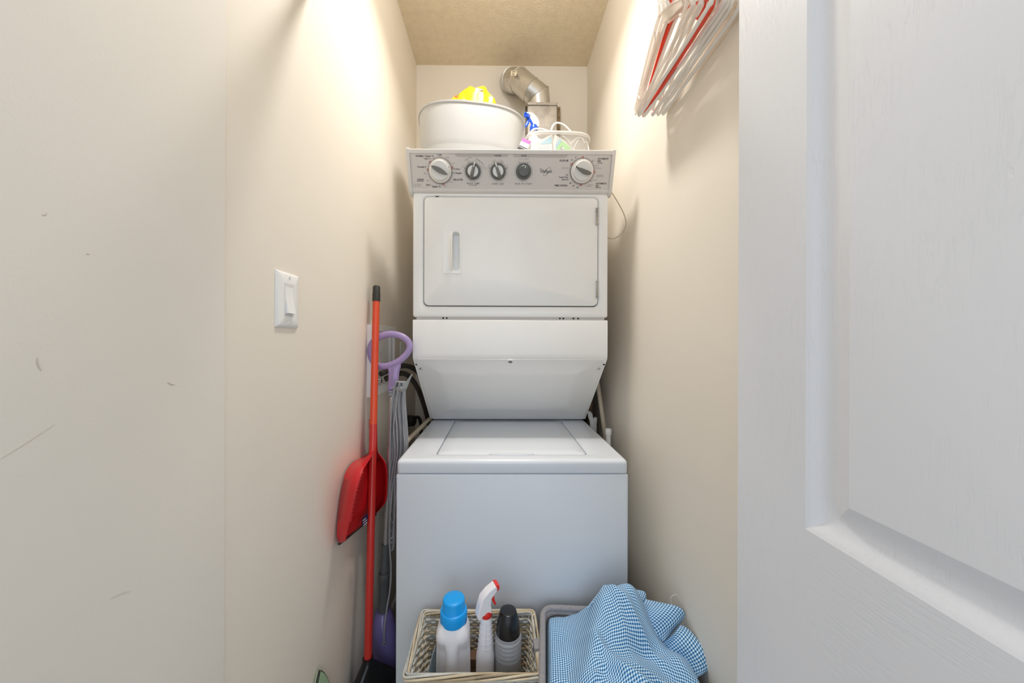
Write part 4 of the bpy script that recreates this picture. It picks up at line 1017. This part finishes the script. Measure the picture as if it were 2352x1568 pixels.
for k in range(rows_n):
    t = k / (rows_n - 1); z = BB + .008 + (BH - .026) * t; hw = BW * (.86 + .11 * t) ; hd = BD * (.84 + .12 * t)
    pr2 = bperim(hw, hd, dens=.0052); n2 = len(pr2); bm = NB(); pts = []
    for i, p in enumerate(pr2):
        wv = .0026 * math.sin(i * PI / 2.5 + (k % 2) * PI); d = Vector((p.x / hw, p.y / hd)); 
        if d.length: d.normalize()
        pts.append((BCX + p.x + d.x * wv, BCY + p.y + d.y * wv, z +   .0009 * math.sin(i * .37 + k)))
    tube(bm, pts, .0036, 6, closed=True); obj('wicker_strand', bm, M_wick[(0, 1, 2, 3, 1, 0)[(k * 5) % 6]], BK)
pr0 = bperim(1, 1 * BD / BW, .05, 3, .0999)
sp_ = []
per = bperim(BW, BD, .012, 3, .0125)
for i, p in enumerate(per):
    if i % 2: continue
    bm = NB(); f0, f1 = .86, .975
    tube(bm, [(BCX + p.x * f0, BCY + p.y * f0, BB), (BCX + p.x * (f0 + f1) / 2, BCY + p.y * (f0 + f1) / 2, BB + BH * .5), (BCX + p.x * f1, BCY + p.y * f1, BT - .006)], .0026, 6)
    obj('wicker_stake', bm, M_wick[(i // 2) % 3], BK)
for k in range(9):   # plaited rim
    bm = NB(); pr2 = bperim(BW + .002, BD + .002, .010, 4, .006); pts = []
    for i, p in enumerate(pr2):
        a = i * .05 + .5 * math.sin(i * .09 + k) + k * 2 * PI / 9; d = Vector((p.x / BW, p.y / BD)).normalized(); rr_ = .0066
        pts.append((BCX + p.x + d.x * rr_ * math.cos(a), BCY + p.y + d.y * rr_ * math.cos(a), BT - .004 + .0066 * math.sin(a)))
    tube(bm, pts, .0026, 7, closed=True); obj('rim_strand', bm, M_wick[(1, 0, 3, 0, 1, 2, 0, 1, 0)[k]], BK)
bm = NB(); loft(bm, [[(BCX + x, BCY + y, z) for x, y in rrect(0, 0, BW * .86, BD * .84, .012)] for z in (BB, BB + .008)]); obj('basket_base', bm, M_wick[3], BK)
# low stool below the frame carrying the basket
ST_ = thing('step_stool', 'low white wooden stool under the wicker basket', 'stool', (BCX, BCY, 0))
bm = NB(); box(bm, BCX - .15, BCX + .15, BCY - .10, BCY + .095, BB - .02, BB); obj('stool_top', bm, M_trim, ST_, bevel=.003)
for sx in (-1, 1):
    for sy in (-1, 1):
        bm = NB(); x, y = BCX + sx * .13, BCY + sy * .08; box(bm, x - .013, x + .013, y - .013, y + .013, 0, BB - .02); obj('leg', bm, M_trim, ST_, bevel=.002)
ZB = BB + .008
# detergent bottle
Yd = .885
q = P(1041, 1480, Y=Yd)
DT = thing('detergent_bottle', 'white detergent bottle with bright blue cap, left in the wicker basket', 'bottle', (q.x, Yd, ZB))
znk = P(1043, 1418, Y=Yd).z
ZD = [ZB, ZB + .004, ZB + .05, ZB + .10, ZB + .13, ZB + .155, ZB + .175, ZB + .195, znk - .035, znk - .018, znk - .008, znk - .004, znk]
def bottle_ring(z, hw, hd, ridge, k=56, sh=0):
    out = []
    for i in range(k):
        a = 2 * PI * i / k; c, s = math.cos(a), math.sin(a); e = 3.4
        x = hw * math.copysign(abs(c) ** (2 / e), c); y = hd * math.copysign(abs(s) ** (2 / e), s)
        if y < 0 and ridge > 0:
            u = abs(x) / hw; dip = min(1, max(0, (u - .24) / .16)); dip = dip * dip * (3 - 2 * dip)
            y += ridge * dip * min(1, -y / hd * 1.4)
        out.append((q.x + x + sh, Yd + y, z))
    return out
Hb = znk - ZB; bm = NB(); rings = []
for i in range(34):
    t = i / 33; z = ZB + Hb * t
    hw, hd = .0460 - .004 * t, .038
    if t > .86: s = (t - .86) / .14; hw = .0425 - .013 * s ** 1.7; hd = .038 - .0095 * s ** 1.7
    if t < .03: hw -= .004; hd -= .004
    rg = .024 * (1 if t < .70 else max(0, 1 - (t - .70) / .16)); rings.append(bottle_ring(z, hw, hd, rg))
loft(bm, rings); obj('bottle_body', bm, M_deterg, DT, angle=60)
zq = P(1043, 1418, Y=Yd).z
bm = NB(); lathe(bm, [(.030, -.006), (.0315, -.004), (.0315, -.001), (.028, 0)], Matrix.Translation((q.x, Yd, zq)), 32); obj('neck_ring', bm, M_deterg, DT)
bm = NB(); lathe(bm, [(.0340, -.006), (.0348, -.004), (.0348, .020), (.033, .0235), (.0298, .0245), (.0290, .0265), (.0282, .048), (.0272, .0508), (.025, .0522), (.01, .0526)], Matrix.Translation((q.x + .001, Yd, zq)), 40); obj('bottle_cap', bm, M_cyan, DT, angle=45)
# white trigger bottle with red nozzle
Ys = .885; qs = P(1113, 1480, Y=Ys)
zc4 = P(1118, 1403, Y=Ys).z
SP = thing('trigger_bottle', 'slim white ribbed spray bottle with red nozzle, middle of the wicker basket', 'bottle', (qs.x, Ys, ZB))
xs = P(1117, 1420, Y=Ys).x
H2 = zc4 - ZB - .008; bm = NB(); rings = []
for i in range(26):
    t = i / 25; z = ZB + H2 * t; cx = qs.x + (xs - qs.x) * t
    hw = .0240 if t < .62 else (.0240 - .0045 * min(1, (t - .62) / .06))
    if t > .68: hw = .0195 - .006 * (t - .68) / .32
    hd = hw * .95
    rings.append([(cx + hw * math.copysign(abs(math.cos(a)) ** .8, math.cos(a)), Ys + hd * math.copysign(abs(math.sin(a)) ** .8, math.sin(a)), z) for a in [2 * PI * k / 32 for k in range(32)]])
loft(bm, rings); obj('bottle_body', bm, M_deterg, SP, angle=60)
for i in range(6):
    t = .70 + .048 * i; z = ZB + H2 * t; cx = qs.x + (xs - qs.x) * t; hw = .0198 - .006 * (t - .68) / .32
    bm = NB(); tube(bm, [(cx + hw * math.cos(a), Ys + hw * .97 * math.sin(a), z) for a in [R(175 + 190 * k / 16) for k in range(17)]], .0013, 6); obj('grip_rib', bm, M_deterg, SP)
bm = NB(); tube(bm, [(qs.x + (xs - qs.x) * .69, Ys - .021, ZB + H2 * .69), (xs, Ys - .0155, ZB + H2 * .96)], .0012, 6); obj('seam_rib', bm, M_deterg, SP)
zh = ZB + H2
bm = NB(); lathe(bm, [(.0140, -.004), (.0148, -.002), (.0148, .010), (.012, .014)], Matrix.Translation((xs, Ys, zh)), 28); obj('collar', bm, M_redsp, SP)
# head: side profile (u forward, v up) extruded
az = R(22); Mh = Matrix.Translation((xs, Ys, zh)) @ Matrix.Rotation(az, 4, 'Z') @ Matrix.Rotation(PI / 2, 4, 'X')
hp = [(-.012, .006), (.011, .006), (.012, .018), (.009, .03), (.011, .044), (.026, .060), (.027, .071), (.022, .075), (.001, .064), (-.015, .050), (-.022, .030), (-.028, .006), (-.024, -.003), (-.017, -.002)]
bm = NB(); loft(bm, [[Mh @ Vector((x, y, z)) for x, y in hp] for z in (-.0125, .0125)]); obj('sprayer_head', bm, M_deterg, SP, bevel=.0035, seg=3)
bm = NB(); npf = [(.0255, .0595), (.032, .0635), (.0325, .0735), (.0215, .0765)]
loft(bm, [[Mh @ Vector((x, y, z)) for x, y in npf] for z in (-.0122, .0122)]); obj('nozzle', bm, M_redsp, SP, bevel=.0012)
bm = NB(); tp = [(.015, .047), (.020, .051), (.021, .036), (.026, .022), (.023, .019), (.017, .028), (.013, .038)]
loft(bm, [[Mh @ Vector((x, y, z)) for x, y in tp] for z in (-.0055, .0055)]); obj('trigger', bm, M_redsp, SP, bevel=.0015)
# grey bottle with black conical cap
Yg = .885; qg = P(1167, 1480, Y=Yg)
GB = thing('grey_bottle', 'ribbed grey bottle with glossy black conical cap, right in the wicker basket', 'bottle', (qg.x, Yg, ZB))
ztop = P(1170, 1400, Y=Yg).z; zcb = ztop - .056
bm = NB(); pr3 = [(.032, ZB), (.034, ZB + .004), (.034, zcb - .062)]
for k in range(5):
    zz = zcb - .058 + .0108 * k; pr3 += [(.0345, zz), (.0345, zz + .005), (.0318, zz + .0075), (.0320, zz + .009)]
pr3 += [(.0325, zcb - .002), (.030, zcb)]
lathe(bm, pr3, Matrix.Translation((qg.x, Yg, 0)), 36); obj('bottle_body', bm, M_greybot, GB, angle=50)
bm = NB(); lathe(bm, [(.0315, zcb), (.0315, zcb + .004), (.0285, zcb + .03), (.0225, ztop - .006), (.0205, ztop - .001), (.018, ztop), (.001, ztop - .0005)], Matrix.Translation((qg.x, Yg, 0)), 40); obj('bottle_cap', bm, M_black, GB, angle=40)
bm = NB()
for k, s in enumerate(('Shake well before use', 'Avoid contact with eyes', 'Keep out of reach', 'of children')):
    z = ZB + .085 - .0065 * k
    put_text(bm, s, lambda u, v: Vector((qg.x - .012 + .024 * u, Yg - math.sqrt(.0343 ** 2 - (-.012 + .024 * u) ** 2) - .0004, z + v * .024)))
stuffy(obj('label_text', bm, M_ink, GB, smooth=False, fix=False))
# grey blue plastic sheet at the left inside the basket, brown box behind the bottles
bm = NB(); x = BCX - BW * .80
loft(bm, [[(x + .012, BCY - .065, ZB), (x + .03, BCY + .03, ZB), (x + .012, BCY + .035, BT - .045), (x - .008 + .01, BCY - .06, BT - .06)], [(x + .014, BCY - .065, ZB), (x + .032, BCY + .03, ZB), (x + .014, BCY + .035, BT - .045), (x + .004, BCY - .06, BT - .06)]])
tag(obj('plastic_folder', bm, M_bsheet), 'grey blue plastic sheet standing at the left inside the wicker basket', 'sheet')
bm = NB(); bxx = P(1104, 1500, Y=.945).x
WB = thing('wooden_block_box', 'small stacked brown box behind the spray bottle in the wicker basket', 'box', (bxx, .945, ZB))
for k in range(4):
    bm = NB(); box(bm, bxx - .03, bxx + .022, .925, .955, ZB + .026 * k, ZB + .026 * k + .0235); obj('brown_block', bm, M_brown, WB, bevel=.002)

# ------------------------------------------------------------------ hamper and gingham shirt
HZ = .452
cor = [Vector((.128, .985)), Vector((.440, .965)), Vector((.446, .56)), Vector((.070, .56))]
def hring(z, ins, nseg=8, r=.035):
    c = sum(cor, Vector((0, 0))) / 4; out = []
    k = [c + (p - c) * (1 - ins / .2) for p in cor]
    for i in range(4):
        a, b, d = k[i - 1], k[i], k[(i + 1) % 4]
        u = (a - b).normalized(); w_ = (d - b).normalized(); s0, s1 = b + u * r, b + w_ * r
        for j in range(nseg + 1):
            t = j / nseg; out.append((*(s0 * (1 - t) ** 2 + b * 2 * t * (1 - t) + s1 * t * t), z))
        for j in range(1, 6): t = j / 6; out.append((*(s1.lerp(d + (b - d).normalized() * r, t)), z))
    return [Vector(p) for p in out]
HM = thing('laundry_hamper', 'grey felt laundry hamper with piped rim in front of right side of washer', 'hamper', (.27, .77, 0))
bm = NB(); loft(bm, [hring(0, .03), hring(.01, .025), hring(HZ - .02, .004), hring(HZ, .002), hring(HZ - .004, .008), hring(HZ - .02, .012), hring(.02, .034)], True, True); obj('hamper_body', bm, M_hamper, HM)
bm = NB(); tube(bm, hring(HZ, 0), .0085, 10, closed=True); obj('rim_piping', bm, M_hamper, HM)
bm = NB(); loft(bm, [hring(HZ - .008, .0125), hring(.03, .036)], False, False); obj('lining', bm, M_hamper_in, HM, solid=.0008)
bm = NB(); q = P(1236, 1487, Y=.87); box(bm, q.x - .012, q.x + .01, .855, .885, q.z - .02, q.z + .012); obj('side_tab', bm, M_hamper, HM, bevel=.003)

SH = thing('gingham_shirt', 'crumpled blue and white gingham shirt heaped on the grey hamper', 'shirt', (.28, .78, HZ - .05))
def uvmesh(name, grid, uvf, m, parent, th=.0016, sub=1):
    bm = NB(); uvl = bm.loops.layers.uv.new('UVMap'); ni, nj = len(grid), len(grid[0])
    vs = [[bm.verts.new(p) for p in r] for r in grid]
    for i in range(ni - 1):
        for j in range(nj - 1):
            f = bm.faces.new((vs[i][j], vs[i + 1][j], vs[i + 1][j + 1], vs[i][j + 1]))
            for lp_, (a, b) in zip(f.loops, ((i, j), (i + 1, j), (i + 1, j + 1), (i, j + 1))): lp_[uvl].uv = uvf(a, b)
    return obj(name, bm, m, parent, smooth=True, angle=180, solid=th, subsurf=sub, fix=False)
def arc_uv(grid, su=1.0):
    ni, nj = len(grid), len(grid[0])
    U = [[0] * nj for _ in range(ni)]; V = [[0] * nj for _ in range(ni)]
    for j in range(nj):
        for i in range(1, ni): U[i][j] = U[i - 1][j] + (Vector(grid[i][j]) - Vector(grid[i - 1][j])).length
    for i in range(ni):
        for j in range(1, nj): V[i][j] = V[i][j - 1] + (Vector(grid[i][j]) - Vector(grid[i][j - 1])).length
    mu = [sum(U[i]) / nj for i in range(ni)]; mv = [sum(V[i][j] for i in range(ni)) / ni for j in range(nj)]
    return lambda i, j: ((mu[i] * .65 + U[i][j] * .35), (mv[j] * .65 + V[i][j] * .35))
def interp(keys, t):
    for (a, p), (b, q_) in zip(keys, keys[1:]):
        if t <= b: s = (t - a) / (b - a); s = s * s * (3 - 2 * s) * .5 + s * .5; return p + (q_ - p) * s
    return keys[-1][1]
# main sheet: rows from the back (far) edge to the near edge
def bump_(x, y, cx, cy, sx, sy, rot=0):
    dx, dy = x - cx, y - cy; c, s = math.cos(rot), math.sin(rot); u, v = dx * c + dy * s, -dx * s + dy * c
    return math.exp(-(u / sx) ** 2 - (v / sy) ** 2)
def cloth_h(x, y):
    h = HZ - .012
    h += .112 * bump_(x, y, .292, .885, .066, .080)
    h += .086 * bump_(x, y, .362, .90, .048, .055)
    h += .030 * bump_(x, y, .435, .80, .04, .06)
    def crease(cx, cy, L, w_, a, rot):
        dx, dy = x - cx, y - cy; c, s_ = math.cos(rot), math.sin(rot); u, v = dx * c + dy * s_, -dx * s_ + dy * c
        return a * math.exp(-(u / L) ** 2) * max(0, 1 - abs(v) / w_) ** 1.6
    h += crease(.345, .83, .09, .022, .020, R(-52)) + crease(.235, .80, .08, .018, .016, R(-60)) + crease(.26, .745, .09, .016, .013, R(-28)) + crease(.36, .735, .08, .014, .013, R(-20)) + crease(.30, .86, .05, .014, .005, R(-80)) + crease(.185, .72, .06, .014, .010, R(40)) + crease(.30, .68, .10, .013, .010, R(-12))
    h += .050 * bump_(x, y, .30, .76, .11, .10)
    h += .030 * bump_(x, y, .22, .80, .025, .12, R(-25))
    h += .022 * bump_(x, y, .33, .70, .15, .018, R(-38))
    h += .018 * bump_(x, y, .25, .72, .10, .016, R(-30))
    h += .016 * bump_(x, y, .40, .80, .018, .10, R(35))
    h -= .020 * bump_(x, y, .34, .80, .06, .02, R(10))
    h += .006 * noise.noise(Vector((x * 14, y * 14, 0))) + .003 * noise.noise(Vector((x * 40, y * 22, 3)))
    return h
G = []
ni, nj = 70, 70
for i in range(ni):
    v = i / (ni - 1); row = []
    for j in range(nj):
        u = j / (nj - 1)
        xl = .139 - .055 * v; xr = .405 + .052 * min(1, v * 2.6); yk = .976 - .38 * v
        x = xl + (xr - xl) * u; y = yk - .015 * u * (1 - v)
        z = cloth_h(x, y)
        e = min(1, (1 - v) and v / .035); z -= .004 * (1 - e)
        z -= .02 * max(0, 1 - u / .02) + .03 * max(0, (u - .97) / .03)
        row.append(Vector((x, y, z)))
    G.append(row)
uvmesh('shirt_body', G, arc_uv(G), M_ging, SH)
def flap(name, edge_a, edge_b, puff, n=26, m_=26, wr=.0):
    """surface between two pixel/depth polylines, bulging toward the camera"""
    A = smooth_path([P(x, y, Y=Y) for x, y, Y in edge_a], 6); B = smooth_path([P(x, y, Y=Y) for x, y, Y in edge_b], 6)
    g = []
    for i in range(n):
        t = i / (n - 1); ka = t * (len(A) - 1); kb = t * (len(B) - 1)
        a = A[int(ka)].lerp(A[min(len(A) - 1, int(ka) + 1)], ka % 1); b = B[int(kb)].lerp(B[min(len(B) - 1, int(kb) + 1)], kb % 1)
        row = []
        for j in range(m_):
            s = j / (m_ - 1); p = a.lerp(b, s); bul = math.sin(PI * s) ** .8 * (.35 + .65 * math.sin(PI * min(1, .15 + .85 * t)))
            p = p + Vector((0, -puff * bul * .7, puff * bul * .7)); p += Vector((0, -1, 1)) * .0035 * noise.noise(p * 30)
            row.append(p)
        g.append(row)
    return uvmesh(name, g, arc_uv(g), M_ging, SH)
flap('shirt_collar', [(1384, 1349, .93), (1392, 1343.5, .93), (1440, 1352, .93), (1479, 1358, .93), (1481, 1376, .93)], [(1345, 1400, .90), (1380, 1375, .90), (1430, 1385, .89), (1475, 1400, .89), (1483, 1412, .89)], .008)
flap('shirt_cuff', [(1481, 1376, .905), (1510, 1383, .90), (1548, 1390, .88), (1570, 1402, .87), (1571, 1418, .865), (1553, 1440, .86)], [(1470, 1395, .88), (1478, 1410, .88), (1488, 1430, .87), (1500, 1448, .86), (1512, 1462, .85), (1524, 1474, .84)], .012)
flap('shirt_sleeve', [(1560, 1436, .845), (1575, 1440, .845), (1598, 1462, .82), (1618, 1495, .80), (1633, 1532, .785), (1606, 1546, .78)], [(1524, 1474, .83), (1530, 1482, .83), (1545, 1500, .82), (1562, 1520, .81), (1580, 1545, .79), (1592, 1568, .78)], .018)
bm = NB(); tube(bm, smooth_path([P(x, y, Y=.87) for x, y in ((1545, 1392), (1540, 1374), (1548, 1366), (1557, 1367), (1565, 1383))], 5), .0004, 5); obj('loose_thread', bm, M_card, SH)

# ------------------------------------------------------------------ rod and hangers
ZR, YR = 2.082, .82
bm = NB(); tube(bm, [(XL, YR, ZR), (XR, YR, ZR)], .0155, 24); RD = tag(obj('closet_rod', bm, M_trim), 'white closet rod across the closet above the frame', 'rod')
for x, s in ((XL, 1), (XR, -1)):
    bm = NB(); lathe(bm, [(.03, 0), (.03, .006), (.021, .008), (.021, .016)], frame((x, YR, ZR), (s, 0, 0)), 24); obj('rod_socket', bm, M_trim, RD)
def hanger_mesh(kind, hl, r=.0048):
    """local: x=0 plane, y along the bar, z up; origin at the rod centre"""
    b = -.205; ap = -.078
    parts = {}
    bm = NB()
    loop = [(hl - .012, b), (hl - .003, b + .003), (hl, b + .012), (hl - .006, b + .022), (hl * .80, b + .045), (hl * .45, b + .088), (hl * .15, b + .118), (0, ap)]
    pts = [Vector((0, y, z)) for y, z in loop] + [Vector((0, -y, z)) for y, z in reversed(loop[:-1])]
    pts += [Vector((0, -hl * .5, b)), Vector((0, 0, b)), Vector((0, hl * .5, b))]
    tube(bm, closed_path(pts, 4), r, 10, closed=True, flat=1.25 if kind != 'flat' else .7, upv=(1, 0, 0))
    parts['hanger_frame'] = bm
    bm = NB(); rr_ = .0205
    hk = [Vector((0, 0, ap + .002)), Vector((0, 0, ap + .03)), Vector((0, .006, ap + .045))]
    hk += [Vector((0, rr_ * math.sin(a), rr_ * math.cos(a))) for a in [R(150 - 18 * k) for k in range(0, 14)]]
    tube(bm, smooth_path(hk, 3), r * .85, 9, upv=(1, 0, 0)); parts['hook'] = bm
    for s in (-1, 1):      # strap notches / inner hooks under the shoulders
        bm = NB(); tube(bm, smooth_path([Vector((0, s * hl * .84, b + .036)), Vector((0, s * hl * .80, b + .024)), Vector((0, s * hl * .72, b + .020)), Vector((0, s * hl * .66, b + .030))], 4), r * .8, 8, upv=(1, 0, 0)); parts['strap_notch' + ('' if s < 0 else '.')] = bm
    if kind == 'flat':
        for s in (-1, 1):
            bm = NB(); a0, a1 = Vector((0, s * hl * .15, b + .112)), Vector((0, s * hl * .72, b + .055))
            loft(bm, [[a0 + Vector((dx, 0, dz)) for dx, dz in ((-.0015, .004), (.0015, .004), (.0015, -.022), (-.0015, -.022))], [a1 + Vector((dx, 0, dz)) for dx, dz in ((-.0015, .002), (.0015, .002), (.0015, -.014), (-.0015, -.014))]]); parts['web_plate' + ('' if s < 0 else '.')] = bm
    return parts
def hanger(kind, m, x, dz, hl, tilt, yaw, label):
    T = thing('clothes_hanger', label, 'hanger', (x, YR, ZR + dz), 'hangers on the closet rod')
    for n_, bm in hanger_mesh(kind, hl).items():
        o = obj(n_.rstrip('.'), bm, m, None, angle=60); o.parent = T; o.matrix_parent_inverse = Matrix.Identity(4)
    T.rotation_euler = (tilt, 0, yaw)
HS = [('flat', M_clear2, .383, -.002, .163, 0, R(-3), 'flat translucent hanger, leftmost on the rod'),
      ('flat', M_clear2, .394, -.002, .163, 0, R(-2), 'second flat translucent hanger, just left of the red one'),
      ('round', M_hang, .405, -.002, .166, 0, R(1), 'white tubular hanger with the lowest left tip, beside the red one'),
      ('round', M_hred, .414, -.003, .166, R(1), R(-1), 'orange red tubular hanger among the white ones'),
      ('round', M_hang, .424, -.003, .165, R(-1), R(3), 'white tubular hanger just right of the red one'),
      ('round', M_hang, .440, -.003, .162, 0, R(0), 'white tubular hanger, third from the right wall'),
      ('round', M_hang, .452, -.003, .160, 0, R(-1), 'white tubular hanger, second from the right wall'),
      ('round', M_hang, .468, -.003, .158, 0, R(0), 'white tubular hanger nearest the right wall')]
for h in HS: hanger(*h)
